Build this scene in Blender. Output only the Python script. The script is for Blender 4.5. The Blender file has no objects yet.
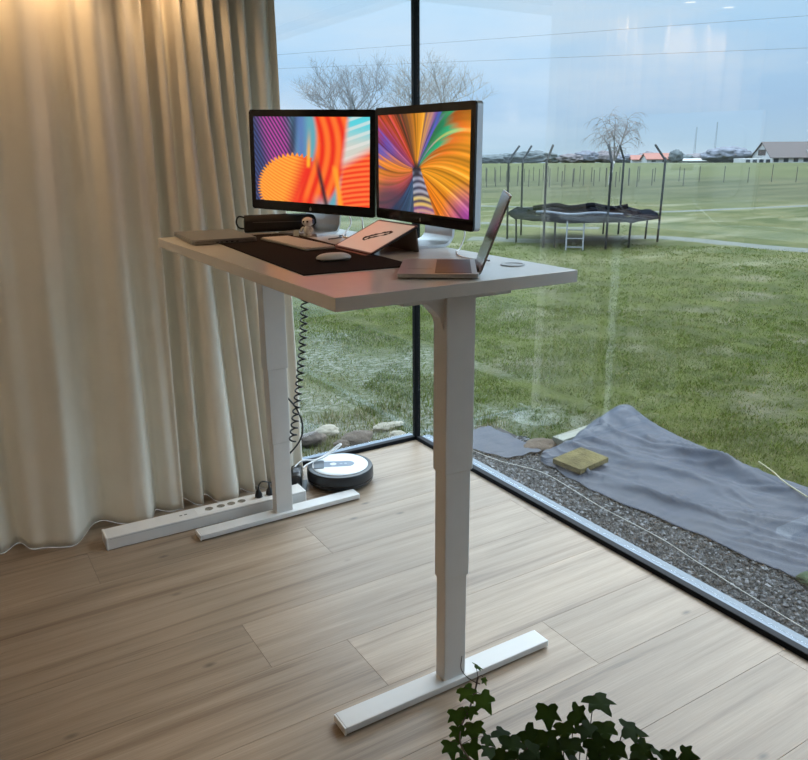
import bpy, bmesh, math, random
import numpy as np
from mathutils import Vector, Matrix, noise
random.seed(7); rng = np.random.default_rng(7)
PI = math.pi
scene = bpy.context.scene
COL = scene.collection
# ------------------------------------------------------------------ camera
CP, CY = 0.2915, 0.5522
FWD = Vector((math.sin(CY)*math.cos(CP), math.cos(CY)*math.cos(CP), -math.sin(CP)))
RT = Vector((math.cos(CY), -math.sin(CY), 0)); UP = RT.cross(FWD)
ROLL = -0.0079
R2 = RT*math.cos(ROLL)+UP*math.sin(ROLL); U2 = -RT*math.sin(ROLL)+UP*math.cos(ROLL)
CAM = Vector((-2.264, -3.5476, 1.63)); FPX = 764.0
cd = bpy.data.cameras.new('camera'); co = bpy.data.objects.new('camera', cd); COL.objects.link(co)
m = Matrix((R2, U2, -FWD)).transposed().to_4x4(); m.translation = CAM; co.matrix_world = m
cd.sensor_fit = 'HORIZONTAL'; cd.sensor_width = 36; cd.lens = FPX/808*36
cd.clip_start = 0.05; cd.clip_end = 3000
scene.camera = co
vs = scene.view_settings
vs.view_transform = 'Standard'; vs.look = 'None'; vs.gamma = 1; vs.use_curve_mapping = False; vs.exposure = 0.07
# ------------------------------------------------------------------ sky
def build_world():
    w = bpy.data.worlds.new('overcast_sky'); scene.world = w; w.use_nodes = True
    nt = w.node_tree; N = nt.nodes; L = nt.links; N.clear()
    out = N.new('ShaderNodeOutputWorld'); bg = N.new('ShaderNodeBackground'); L.new(bg.outputs[0], out.inputs[0])
    tc = N.new('ShaderNodeTexCoord'); sep = N.new('ShaderNodeSeparateXYZ'); L.new(tc.outputs['Generated'], sep.inputs[0])
    ramp = N.new('ShaderNodeValToRGB'); L.new(sep.outputs['Z'], ramp.inputs[0]); cr = ramp.color_ramp
    st = [(0.0, (.48, .66, .82)), (.05, (.42, .63, .88)), (.13, (.48, .73, 1.0)), (.26, (.60, .88, 1.10)), (1.0, (.66, .78, .92))]
    cr.elements[0].position = st[0][0]; cr.elements[0].color = (*st[0][1], 1)
    cr.elements[1].position = st[-1][0]; cr.elements[1].color = (*st[-1][1], 1)
    for p, c in st[1:-1]:
        e = cr.elements.new(p); e.color = (*c, 1)
    mp = N.new('ShaderNodeMapping'); mp.inputs['Scale'].default_value = (1.6, 1.6, 7.0); L.new(tc.outputs['Generated'], mp.inputs[0])
    nz = N.new('ShaderNodeTexNoise'); nz.inputs['Scale'].default_value = 2.0; nz.inputs['Detail'].default_value = 6; nz.inputs['Roughness'].default_value = .55
    L.new(mp.outputs[0], nz.inputs['Vector'])
    cmr = N.new('ShaderNodeMapRange'); cmr.inputs[1].default_value = .42; cmr.inputs[2].default_value = .68; cmr.inputs[3].default_value = 0; cmr.inputs[4].default_value = .75
    L.new(nz.outputs['Fac'], cmr.inputs[0])
    mix = N.new('ShaderNodeMixRGB'); mix.inputs[2].default_value = (.70, .82, .95, 1)
    L.new(cmr.outputs[0], mix.inputs[0]); L.new(ramp.outputs[0], mix.inputs[1])
    # brighter cloud cover overhead (overcast sky)
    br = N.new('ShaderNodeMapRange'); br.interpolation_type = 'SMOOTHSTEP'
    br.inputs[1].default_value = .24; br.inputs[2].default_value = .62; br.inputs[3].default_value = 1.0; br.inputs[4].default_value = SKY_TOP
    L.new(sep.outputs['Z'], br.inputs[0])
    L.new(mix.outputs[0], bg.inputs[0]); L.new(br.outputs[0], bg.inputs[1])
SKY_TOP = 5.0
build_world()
# a low veiled sun high above the garden side
sd = bpy.data.lights.new('veiled_sun', 'SUN'); sd.energy = 1.6; sd.angle = math.radians(50); sd.color = (1, .97, .94)
so = bpy.data.objects.new('veiled_sun', sd); COL.objects.link(so)
so.rotation_euler = (Vector((-.78, -.42, -.80))).to_track_quat('-Z', 'Y').to_euler()

# ------------------------------------------------------------------ materials
MATS = {}
def mat(name, col, rough=.5, metal=0, spec=.5, noise_amt=0, noise_scale=20, bump=0, bump_scale=200, emit=None, coat=0, trans=0, stretch=None):
    if name in MATS: return MATS[name]
    mt = bpy.data.materials.new(name); mt.use_nodes = True; nt = mt.node_tree; N = nt.nodes; L = nt.links
    b = N['Principled BSDF']; b.inputs['Base Color'].default_value = (*col, 1); b.inputs['Roughness'].default_value = rough
    b.inputs['Metallic'].default_value = metal; b.inputs['Specular IOR Level'].default_value = spec
    if coat: b.inputs['Coat Weight'].default_value = coat
    tc = N.new('ShaderNodeTexCoord'); vec = tc.outputs['Object']
    if stretch:
        mp = N.new('ShaderNodeMapping'); mp.inputs['Scale'].default_value = stretch; L.new(vec, mp.inputs[0]); vec = mp.outputs[0]
    nz = N.new('ShaderNodeTexNoise'); nz.inputs['Scale'].default_value = noise_scale; nz.inputs['Detail'].default_value = 4; L.new(vec, nz.inputs['Vector'])
    a = max(noise_amt, .02)
    mr = N.new('ShaderNodeMapRange'); mr.inputs[1].default_value = .25; mr.inputs[2].default_value = .75; mr.inputs[3].default_value = 1-a; mr.inputs[4].default_value = 1+a
    L.new(nz.outputs['Fac'], mr.inputs[0])
    mx = N.new('ShaderNodeVectorMath'); mx.operation = 'SCALE'; mx.inputs[0].default_value = col; L.new(mr.outputs[0], mx.inputs['Scale'])
    L.new(mx.outputs[0], b.inputs['Base Color'])
    if bump:
        nb = N.new('ShaderNodeTexNoise'); nb.inputs['Scale'].default_value = bump_scale; nb.inputs['Detail'].default_value = 3; L.new(vec, nb.inputs['Vector'])
        bp = N.new('ShaderNodeBump'); bp.inputs['Strength'].default_value = bump; bp.inputs['Distance'].default_value = .01
        L.new(nb.outputs['Fac'], bp.inputs['Height']); L.new(bp.outputs[0], b.inputs['Normal'])
    if emit: b.inputs['Emission Color'].default_value = (*emit[:3], 1); b.inputs['Emission Strength'].default_value = emit[3]
    if trans:
        out = N['Material Output']; tr = N.new('ShaderNodeBsdfTranslucent'); tr.inputs[0].default_value = (*col, 1)
        ms = N.new('ShaderNodeMixShader'); ms.inputs[0].default_value = trans
        L.new(b.outputs[0], ms.inputs[1]); L.new(tr.outputs[0], ms.inputs[2]); L.new(ms.outputs[0], out.inputs[0])
    MATS[name] = mt; return mt
def attr_mat(name, attr, rough=.6, metal=0, emit=0, trans=0, spec=.5):
    if name in MATS: return MATS[name]
    mt = bpy.data.materials.new(name); mt.use_nodes = True; nt = mt.node_tree; N = nt.nodes; L = nt.links
    b = N['Principled BSDF']; b.inputs['Roughness'].default_value = rough; b.inputs['Specular IOR Level'].default_value = spec
    a = N.new('ShaderNodeAttribute'); a.attribute_name = attr
    if emit:
        b.inputs['Base Color'].default_value = (.01, .01, .01, 1); L.new(a.outputs['Color'], b.inputs['Emission Color']); b.inputs['Emission Strength'].default_value = emit
    else: L.new(a.outputs['Color'], b.inputs['Base Color'])
    if trans:
        out = N['Material Output']; tr = N.new('ShaderNodeBsdfTranslucent'); L.new(a.outputs['Color'], tr.inputs[0])
        ms = N.new('ShaderNodeMixShader'); ms.inputs[0].default_value = trans
        L.new(b.outputs[0], ms.inputs[1]); L.new(tr.outputs[0], ms.inputs[2]); L.new(ms.outputs[0], out.inputs[0])
    MATS[name] = mt; return mt
def glass_mat():
    mt = bpy.data.materials.new('window_glass'); mt.use_nodes = True; nt = mt.node_tree; N = nt.nodes; L = nt.links; N.clear()
    out = N.new('ShaderNodeOutputMaterial'); tr = N.new('ShaderNodeBsdfTransparent'); tr.inputs[0].default_value = (.965, .978, .975, 1)
    gl = N.new('ShaderNodeBsdfGlossy'); gl.inputs['Roughness'].default_value = .0; gl.inputs[0].default_value = (1, 1, 1, 1)
    ge = N.new('ShaderNodeNewGeometry'); dt = N.new('ShaderNodeVectorMath'); dt.operation = 'DOT_PRODUCT'; L.new(ge.outputs['Normal'], dt.inputs[0]); L.new(ge.outputs['Incoming'], dt.inputs[1])
    ab = N.new('ShaderNodeMath'); ab.operation = 'ABSOLUTE'; L.new(dt.outputs['Value'], ab.inputs[0])
    om = N.new('ShaderNodeMath'); om.operation = 'SUBTRACT'; om.inputs[0].default_value = 1; L.new(ab.outputs[0], om.inputs[1])
    pw = N.new('ShaderNodeMath'); pw.operation = 'POWER'; pw.inputs[1].default_value = 5; L.new(om.outputs[0], pw.inputs[0])
    mu = N.new('ShaderNodeMath'); mu.operation = 'MULTIPLY_ADD'; mu.inputs[1].default_value = .85; mu.inputs[2].default_value = .068; mu.use_clamp = True; L.new(pw.outputs[0], mu.inputs[0])
    mx = N.new('ShaderNodeMixShader'); L.new(mu.outputs[0], mx.inputs[0]); L.new(tr.outputs[0], mx.inputs[1]); L.new(gl.outputs[0], mx.inputs[2]); L.new(mx.outputs[0], out.inputs[0])
    return mt
GLASS = glass_mat()
WHITE = mat('white_powder_coat', (.68, .665, .645), .38, bump=.03, bump_scale=900)
DESKM = mat('matt_white_laminate', (.71, .68, .64), .24)
BLACKM = mat('black_aluminium', (.006, .007, .009), .6, spec=.15)
BLACKP = mat('black_plastic', (.012, .012, .013), .35)
BLACKG = mat('black_display_glass', (.004, .004, .005), .12)
ALU = mat('brushed_aluminium', (.62, .62, .63), .32, metal=.9, noise_amt=.03, noise_scale=60)
ALUD = mat('dark_aluminium', (.30, .29, .28), .35, metal=.8)
WPL = mat('white_plastic', (.82, .82, .81), .3)
WALLM = mat('white_plaster', (.48, .455, .42), .85, bump=.05, bump_scale=120)
CEILM = mat('white_ceiling_paint', (.60, .57, .53), .9, bump=.03, bump_scale=80)

# ------------------------------------------------------------------ mesh helpers
def obj(name, bm, m=None, parent=None, smooth=False, loc=None):
    me = bpy.data.meshes.new(name)
    if isinstance(bm, bmesh.types.BMesh):
        bmesh.ops.recalc_face_normals(bm, faces=bm.faces); bm.to_mesh(me); bm.free()
    else: me.from_pydata(*bm); me.update()
    o = bpy.data.objects.new(name, me); COL.objects.link(o)
    if m: me.materials.append(m)
    if parent: o.parent = parent
    if smooth:
        for p in me.polygons: p.use_smooth = True
    if loc: o.location = loc
    return o
def smooth_angle(o, deg=35):
    me = o.data
    for p in me.polygons: p.use_smooth = True
    bm = bmesh.new(); bm.from_mesh(me); a = math.radians(deg)
    for e in bm.edges:
        if len(e.link_faces) == 2 and e.calc_face_angle(0) > a: e.smooth = False
    bm.to_mesh(me); bm.free(); return o
def thing(name, label, cat, loc=(0, 0, 0), rz=0, group=None):
    o = bpy.data.objects.new(name, None); COL.objects.link(o); o.location = loc; o.rotation_euler = (0, 0, rz); o.empty_display_size = .05
    o['label'] = label; o['category'] = cat
    if group: o['group'] = group
    return o
def tag(o, label=None, cat=None, group=None, kind=None):
    if label: o['label'] = label
    if cat: o['category'] = cat
    if group: o['group'] = group
    if kind: o['kind'] = kind
    return o
def struct(o): o['kind'] = 'structure'; return o
def box(bm, c, s, M=None, bev=0, seg=2):
    r = bmesh.ops.create_cube(bm, size=1.0); vs_ = r['verts']
    bmesh.ops.scale(bm, vec=s, verts=vs_); bmesh.ops.translate(bm, vec=c, verts=vs_)
    if bev:
        es = list({e for v in vs_ for e in v.link_edges})
        rr = bmesh.ops.bevel(bm, geom=es, offset=bev, segments=seg, profile=.5, affect='EDGES')
        vs_ = [v for v in rr['verts']] + [v for v in vs_ if v.is_valid]
        vs_ = list({v for v in vs_ if v.is_valid} | {v for f in rr['faces'] for v in f.verts})
    if M: bmesh.ops.transform(bm, matrix=M, verts=list(set(vs_)))
    return vs_
def bx(c, s, bev=0, M=None, seg=2):
    bm = bmesh.new(); box(bm, c, s, M, bev, seg); return bm
def tube(bm, pts, r, n=8, caps=True, closed=False):
    pts = [Vector(p) for p in pts]; rs = r if isinstance(r, (list, tuple)) else [r]*len(pts)
    rings = []; prev = None
    for i, p in enumerate(pts):
        t = (pts[min(i+1, len(pts)-1)] - pts[max(i-1, 0)])
        if t.length < 1e-9: t = Vector((0, 0, 1))
        t.normalize()
        if prev is None:
            a = Vector((0, 0, 1)) if abs(t.z) < .9 else Vector((1, 0, 0)); u = t.cross(a).normalized()
        else:
            u = prev - t*prev.dot(t); u = u.normalized() if u.length > 1e-6 else t.orthogonal().normalized()
        prev = u; v = t.cross(u)
        rings.append([bm.verts.new(p + (u*math.cos(2*PI*k/n)+v*math.sin(2*PI*k/n))*rs[i]) for k in range(n)])
    for a, b in zip(rings, rings[1:]):
        for k in range(n): bm.faces.new((a[k], a[(k+1) % n], b[(k+1) % n], b[k]))
    if caps: bm.faces.new(rings[0][::-1]); bm.faces.new(rings[-1])
def tb(pts, r, n=8):
    bm = bmesh.new(); tube(bm, pts, r, n); return bm
def spline(pts, k=8):
    P = [Vector(p) for p in pts]; P = [P[0]*2-P[1]] + P + [P[-1]*2-P[-2]]; out = []
    for i in range(1, len(P)-2):
        for j in range(k):
            t = j/k; a, b, c, d = P[i-1:i+3]
            out.append(.5*((2*b)+(c-a)*t+(2*a-5*b+4*c-d)*t*t+(3*b-a-3*c+d)*t**3))
    out.append(P[-2]); return out
def lathe(bm, prof, n=40, c=(0, 0, 0)):
    rings = []
    for r, z in prof: rings.append([bm.verts.new((c[0]+r*math.cos(2*PI*k/n), c[1]+r*math.sin(2*PI*k/n), c[2]+z)) for k in range(n)])
    for a, b in zip(rings, rings[1:]):
        for k in range(n): bm.faces.new((a[k], a[(k+1) % n], b[(k+1) % n], b[k]))
    if prof[0][0] > 1e-5: bm.faces.new(rings[0][::-1])
    if prof[-1][0] > 1e-5: bm.faces.new(rings[-1])
    bmesh.ops.remove_doubles(bm, verts=bm.verts, dist=1e-6)
def lt(prof, n=40, c=(0, 0, 0)):
    bm = bmesh.new(); lathe(bm, prof, n, c); return bm
def prism(bm, outline, z0, z1, M=None):
    a = [bm.verts.new((x, y, z0)) for x, y in outline]; b = [bm.verts.new((x, y, z1)) for x, y in outline]; n = len(a)
    bm.faces.new(a[::-1]); bm.faces.new(b)
    for k in range(n): bm.faces.new((a[k], a[(k+1) % n], b[(k+1) % n], b[k]))
    if M: bmesh.ops.transform(bm, matrix=M, verts=a+b)
def rrect(w, h, r, n=5):
    o = []
    for cx, cy, a0 in ((w/2-r, h/2-r, 0), (-w/2+r, h/2-r, PI/2), (-w/2+r, -h/2+r, PI), (w/2-r, -h/2+r, 1.5*PI)):
        for k in range(n+1): a = a0+PI/2*k/n; o.append((cx+r*math.cos(a), cy+r*math.sin(a)))
    return o
def ray(x, y): return FWD + R2*((x-404)/FPX) - U2*((y-380)/FPX)
def at_z(x, y, z=0):
    d = ray(x, y); return CAM + d*((z-CAM.z)/d.z)
def at_y(x, y, Y):
    d = ray(x, y); return CAM + d*((Y-CAM.y)/d.y)
def at_d(x, y, D):
    d = ray(x, y); return CAM + d*(D/math.hypot(d.x, d.y))
def color_attr(me, name, cols):
    a = me.color_attributes.new(name, 'FLOAT_COLOR', 'POINT')
    c = np.ones((len(me.vertices), 4), np.float32); c[:, :3] = cols; a.data.foreach_set('color', c.ravel())

# ================================================================== SETTING
XL, YN, ZC = -4.0, -6.6, 2.45
GZ = -0.12
# floor of individual boards (grooves are real)
def build_floor():
    V = []; Fc = []; rnd = []
    y_edges = [-.364-.2815*k for k in range(-1, 24)]
    joint = {-1: -.9, 0: -1.894, 1: -1.01, 2: -2.45, 6: -2.4, 7: -2.45, 8: -2.3, 3: -1.517, 4: -1.237, 5: -.593}
    Lp = 2.4; g = .0008
    for k in range(-2, 23):
        y1 = -.364-.2815*k; y0 = y1-.2815
        if y1 > 0: y1 = 0.0
        if y0 < YN: y0 = YN
        if y1 <= y0: continue
        j = joint.get(k, -random.uniform(.3, 1.7))
        while j < 0.01: j += Lp
        x1 = j
        while x1 > XL:
            x0 = x1-Lp; a, b = max(x0, XL), min(x1, 0.0)
            if b-a > .005:
                i = len(V)
                V += [(a+g, y0+g, 0), (b-g, y0+g, 0), (b-g, y1-g, 0), (a+g, y1-g, 0), (a+g*.2, y0+g*.2, -.002), (b-g*.2, y0+g*.2, -.002), (b-g*.2, y1-g*.2, -.002), (a+g*.2, y1-g*.2, -.002)]
                Fc += [(i, i+1, i+2, i+3), (i, i+4, i+5, i+1), (i+1, i+5, i+6, i+2), (i+2, i+6, i+7, i+3), (i+3, i+7, i+4, i)]
                r = (random.random(), random.random(), random.random()); rnd += [r]*8
            x1 = x0
    i = len(V); V += [(XL, YN, -.0021), (0, YN, -.0021), (0, 0, -.0021), (XL, 0, -.0021), (XL, YN, -.11), (0, YN, -.11), (0, 0, -.11), (XL, 0, -.11)]
    Fc += [(i, i+1, i+2, i+3), (i+7, i+6, i+5, i+4), (i, i+4, i+5, i+1), (i+1, i+5, i+6, i+2), (i+2, i+6, i+7, i+3), (i+3, i+7, i+4, i)]; rnd += [(.5, .5, .5)]*8
    mt = bpy.data.materials.new('oak_look_boards'); mt.use_nodes = True; nt = mt.node_tree; N = nt.nodes; L = nt.links; b = N['Principled BSDF']
    at = N.new('ShaderNodeAttribute'); at.attribute_name = 'board'
    tc = N.new('ShaderNodeTexCoord')
    off = N.new('ShaderNodeVectorMath'); off.operation = 'SCALE'; off.inputs['Scale'].default_value = 37.0; L.new(at.outputs['Color'], off.inputs[0])
    add = N.new('ShaderNodeVectorMath'); add.operation = 'ADD'; L.new(tc.outputs['Object'], add.inputs[0]); L.new(off.outputs[0], add.inputs[1])
    def nz(scale, sx, sy, det=5, rough=.55, dist=0):
        mp = N.new('ShaderNodeMapping'); mp.inputs['Scale'].default_value = (sx, sy, 1); L.new(add.outputs[0], mp.inputs[0])
        n = N.new('ShaderNodeTexNoise'); n.inputs['Scale'].default_value = scale; n.inputs['Detail'].default_value = det; n.inputs['Roughness'].default_value = rough
        n.inputs['Distortion'].default_value = dist; L.new(mp.outputs[0], n.inputs['Vector']); return n.outputs['Fac']
    streak = nz(2.4, .32, 9, 6, .6, .5); fine = nz(9, .5, 22, 4, .6); broad = nz(1.3, .7, 2.2, 3, .5, .4)
    r1 = N.new('ShaderNodeValToRGB'); L.new(streak, r1.inputs[0]); cr = r1.color_ramp
    cr.elements[0].position = .30; cr.elements[0].color = (.205, .142, .094, 1); cr.elements[1].position = .62; cr.elements[1].color = (.385, .293, .210, 1)
    e = cr.elements.new(.44); e.color = (.322, .240, .168, 1)
    def mulby(col, fac, lo, hi):
        mr = N.new('ShaderNodeMapRange'); mr.inputs[1].default_value = .3; mr.inputs[2].default_value = .7; mr.inputs[3].default_value = lo; mr.inputs[4].default_value = hi; L.new(fac, mr.inputs[0])
        s = N.new('ShaderNodeVectorMath'); s.operation = 'SCALE'; L.new(col, s.inputs[0]); L.new(mr.outputs[0], s.inputs['Scale']); return s.outputs[0]
    vf = nz(30, .35, 26, 5, .7); c = mulby(r1.outputs[0], fine, .88, 1.10); c = mulby(c, vf, .90, 1.08); c = mulby(c, broad, .84, 1.12)
    # knots
    mpk = N.new('ShaderNodeMapping'); mpk.inputs['Scale'].default_value = (2.2, 4.6, 1); L.new(add.outputs[0], mpk.inputs[0])
    vo = N.new('ShaderNodeTexVoronoi'); vo.inputs['Scale'].default_value = 1.15; L.new(mpk.outputs[0], vo.inputs['Vector'])
    kr = N.new('ShaderNodeMapRange'); kr.inputs[1].default_value = .015; kr.inputs[2].default_value = .075; kr.inputs[3].default_value = .45; kr.inputs[4].default_value = 1; L.new(vo.outputs['Distance'], kr.inputs[0])
    s = N.new('ShaderNodeVectorMath'); s.operation = 'SCALE'; L.new(c, s.inputs[0]); L.new(kr.outputs[0], s.inputs['Scale']); c = s.outputs[0]
    sp = N.new('ShaderNodeSeparateXYZ'); L.new(at.outputs['Color'], sp.inputs[0])
    mr = N.new('ShaderNodeMapRange'); mr.inputs[3].default_value = .86; mr.inputs[4].default_value = 1.12; L.new(sp.outputs[0], mr.inputs[0])
    s = N.new('ShaderNodeVectorMath'); s.operation = 'SCALE'; L.new(c, s.inputs[0]); L.new(mr.outputs[0], s.inputs['Scale'])
    L.new(s.outputs[0], b.inputs['Base Color']); b.inputs['Roughness'].default_value = .42; b.inputs['Specular IOR Level'].default_value = .5
    bp = N.new('ShaderNodeBump'); bp.inputs['Strength'].default_value = .12; bp.inputs['Distance'].default_value = .004; L.new(fine, bp.inputs['Height']); L.new(bp.outputs[0], b.inputs['Normal'])
    o = struct(obj('floor', (V, [], Fc), mt)); color_attr(o.data, 'board', np.array(rnd)); return o
build_floor()
struct(obj('ceiling', bx(((XL+.3)/2-.15, YN/2+.15, ZC+.1), (-XL+.3+.3, -YN+.7, .2)), CEILM))
struct(obj('wall_left', bx((XL-.1, YN/2, ZC/2-.06), (.2, -YN+.4, ZC+.12)), WALLM))
struct(obj('wall_near', bx((XL/2-.1, YN-.1, ZC/2-.06), (-XL, .2, ZC+.12)), WALLM))
struct(obj('wall_back', bx(((XL-2.75)/2, .1, ZC/2-.06), (-2.75-XL, .2, ZC+.12)), WALLM))
# back window (behind the curtain) and right glass wall
def window(nm, axis, a0, a1, posts):
    """axis 'x': pane in plane y=+.03, running a0..a1 along x; axis 'y': pane in plane x=+.03"""
    w = thing(nm, 'x', 'window'); del w['label']; del w['category']; struct(w)
    L_ = a1-a0; mid = (a0+a1)/2
    def B(c, s, name, m):
        if axis == 'y': c = (c[1], c[0], c[2]); s = (s[1], s[0], s[2])
        return obj(name, bx(c, s, .002, seg=1), m, w)
    B((mid, .018, .005), (L_, .034, .032), 'bottom_rail', BLACKM)
    B((mid, .018, ZC-.02), (L_, .034, .05), 'top_rail', BLACKM)
    for p in posts: B((p, .018, ZC/2), (.040, .032, ZC-.09), 'window_post', BLACKM)
    B((mid, .018, ZC/2), (L_, .004, ZC-.085), 'glass_pane', GLASS)
    B((mid, .080, -.012), (L_+.08, .080, .02), 'outer_sill', mat('light_blue_grey_sill', (.115, .155, .195), .5))
    return w
window('window_1', 'x', -2.75, -.002, (-2.72,))
window('window_2', 'y', -3.05, -.002, (-3.02,))
struct(obj('wall_right', bx((.1, (YN-3.05)/2, ZC/2-.06), (.2, -YN-3.05, ZC+.12)), WALLM))  # unseen solid wall, added to cut daylight on near floor and desk leg
struct(obj('trim_1', bx((.016, .016, ZC/2-.03), (.034, .034, ZC+.06), .003, seg=1), BLACKM))   # corner post
struct(obj('trim_2', bx((.005, YN/2, -.06), (.13, -YN, .09)), mat('concrete_plinth', (.3, .3, .3), .8)))
struct(obj('trim_3', bx((XL/2, .005, -.06), (-XL, .13, .09)), MATS['concrete_plinth']))

# curtain -----------------------------------------------------------
def build_curtain():
    # control ridges: (x at z=1.76, x at z=0, depth top, depth bottom, sharpness)
    C = [(-2.62, -2.62, .14, .14), (-2.54, -2.56, .20, .22), (-2.45, -2.47, .12, .12), (-2.36, -2.38, .19, .22), (-2.27, -2.29, .13, .12), (-2.18, -2.2, .18, .17), (-2.10, -2.13, .12, .11),
         (-2.02, -2.09, .17, .20), (-1.965, -2.03, .13, .22), (-1.92, -1.98, .145, .25), (-1.86, -1.92, .20, .26), (-1.80, -1.87, .165, .19), (-1.755, -1.82, .115, .10), (-1.71, -1.775, .125, .085), (-1.675, -1.73, .17, .14),
         (-1.64, -1.69, .165, .18), (-1.60, -1.64, .205, .215), (-1.565, -1.585, .19, .215), (-1.54, -1.54, .135, .11), (-1.50, -1.515, .13, .13), (-1.465, -1.48, .155, .16), (-1.43, -1.445, .14, .16), (-1.395, -1.42, .155, .16), (-1.385, -1.405, .05, .05),
         (-1.355, -1.385, .05, .055), (-1.345, -1.36, .13, .15), (-1.318, -1.325, .155, .165), (-1.298, -1.30, .09, .08), (-1.278, -1.28, .08, .07),
         (-1.260, -1.262, .14, .17), (-1.235, -1.215, .16, .20), (-1.215, -1.16, .12, .19), (-1.195, -1.115, .08, .10), (-1.172, -1.095, .145, .15), (-1.148, -1.065, .155, .175), (-1.13, -1.04, .085, .10),
         (-1.108, -1.02, .14, .15), (-1.085, -.995, .160, .17), (-1.066, -.975, .09, .09), (-1.045, -.958, .14, .15), (-1.020, -.94, .160, .165),
         (-1.0, -.925, .085, .09), (-.978, -.912, .145, .15), (-.952, -.895, .155, .16), (-.93, -.882, .09, .09), (-.905, -.868, .14, .15), (-.872, -.85, .155, .155), (-.835, -.83, .11, .12), (-.815, -.79, .15, .14), (-.795, -.765, .09, .09)]
    nz_ = 60; V = []; zs = [ZC-.02-(ZC-.022)*i/nz_ for i in range(nz_+1)]
    nsub = 8
    def pchip(xs, ys, t):   # monotone-ish smoothing: cosine between knots
        pass
    for z in zs:
        f = min(1, max(0, 1-z/1.76)) if z < 1.76 else -(z-1.76)/1.76*.5
        f2 = min(1, max(0, 1-z/2.3))
        P = [Vector((a+(b-a)*f, -(c+(d-c)*f2)*(1 if z < 2.2 else 1), z)) for a, b, c, d in C]
        row = spline(P, nsub)
        for k, p in enumerate(row):
            n1 = noise.noise(Vector((p.x*6, z*1.1, 3.1)))*.006 + noise.noise(Vector((p.x*22, z*2.2, 7.7)))*.0022
            V.append((p.x, p.y+n1, max(z, .001)))
    W = len(row); Fc = [(i*W+j, i*W+j+1, (i+1)*W+j+1, (i+1)*W+j) for i in range(nz_) for j in range(W-1)]
    cm = mat('cream_linen_weave', (.86, .80, .705), .9, spec=.15, noise_amt=.05, noise_scale=6, bump=.25, bump_scale=420, trans=.22)
    t = thing('curtain', 'full length cream linen curtain in soft folds left of the window', 'curtain')
    o = obj('curtain_cloth', (V, [], Fc), cm, t, smooth=True)
    sm = o.modifiers.new('t', 'SOLIDIFY'); sm.thickness = .0015; sm.offset = 1
    obj('curtain_rail', bx((-1.71, -.13, ZC-.012), (1.95, .03, .022)), WPL, t)
build_curtain()
# ceiling downlights -------------------------------------------------
def downlight(x, y, e, label, size=1.15):
    t = thing('downlight', label, 'ceiling light', (x, y, ZC), group='recessed downlights in the ceiling')
    obj('trim_ring', lt([(.034, -.001), (.045, -.001), (.046, -.006), (.034, -.006), (.034, -.001)], 28), WPL, t)
    obj('lamp_lens', lt([(.0, -.003), (.033, -.003), (.033, -.001), (.0, -.001)], 24), mat('warm_lamp_lens', (1, .8, .5), .4, emit=(1, .72, .40, 3)), t)
    l = bpy.data.lights.new('downlight_bulb', 'SPOT'); l.energy = e; l.color = (1, .66, .34); l.spot_size = size*1.9; l.spot_blend = .8; l.shadow_soft_size = .03
    lo = bpy.data.objects.new('downlight_bulb', l); COL.objects.link(lo); lo.location = (x, y, ZC-.02)
downlight(-1.70, -.27, 9, 'warm recessed downlight above the left folds of the curtain')
downlight(-2.05, -.27, 9, 'warm recessed downlight above the far left end of the curtain')
downlight(-1.30, -.27, 7, 'warm recessed downlight above the overlap of the curtain')
for i, (x, y, rz) in enumerate([(XL+.09, -1.9, 0), (XL+.09, -3.9, 0), (-2.2, YN+.09, PI/2)]):  # unseen fill lights, added to warm the ceiling and curtain
    t = thing('wall_uplighter', ['white trough uplighter on the left wall, nearest the curtain', 'white trough uplighter on the left wall, beside the camera position', 'white trough uplighter on the wall behind the camera'][i], 'wall light', (x, y, 1.85), rz)
    bm = bmesh.new()
    for c, sz in (((.0, 0, .004), (.16, .6, .008)), ((.078, 0, .045), (.006, .6, .09)), ((-.078, 0, .045), (.006, .6, .09)), ((0, .297, .045), (.16, .006, .09)), ((0, -.297, .045), (.16, .006, .09))): box(bm, c, sz)
    obj('lamp_trough', bm, WPL, t)
    l = bpy.data.lights.new('uplighter_tube', 'AREA'); l.shape = 'RECTANGLE'; l.size = .12; l.size_y = .5; l.energy = 16; l.color = (1, .74, .50)
    if i == 2: l.energy = 6
    lo = bpy.data.objects.new('uplighter_tube', l); COL.objects.link(lo); lo.parent = t; lo.location = (0, 0, .03); lo.rotation_euler = (PI, 0, 0)

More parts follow.
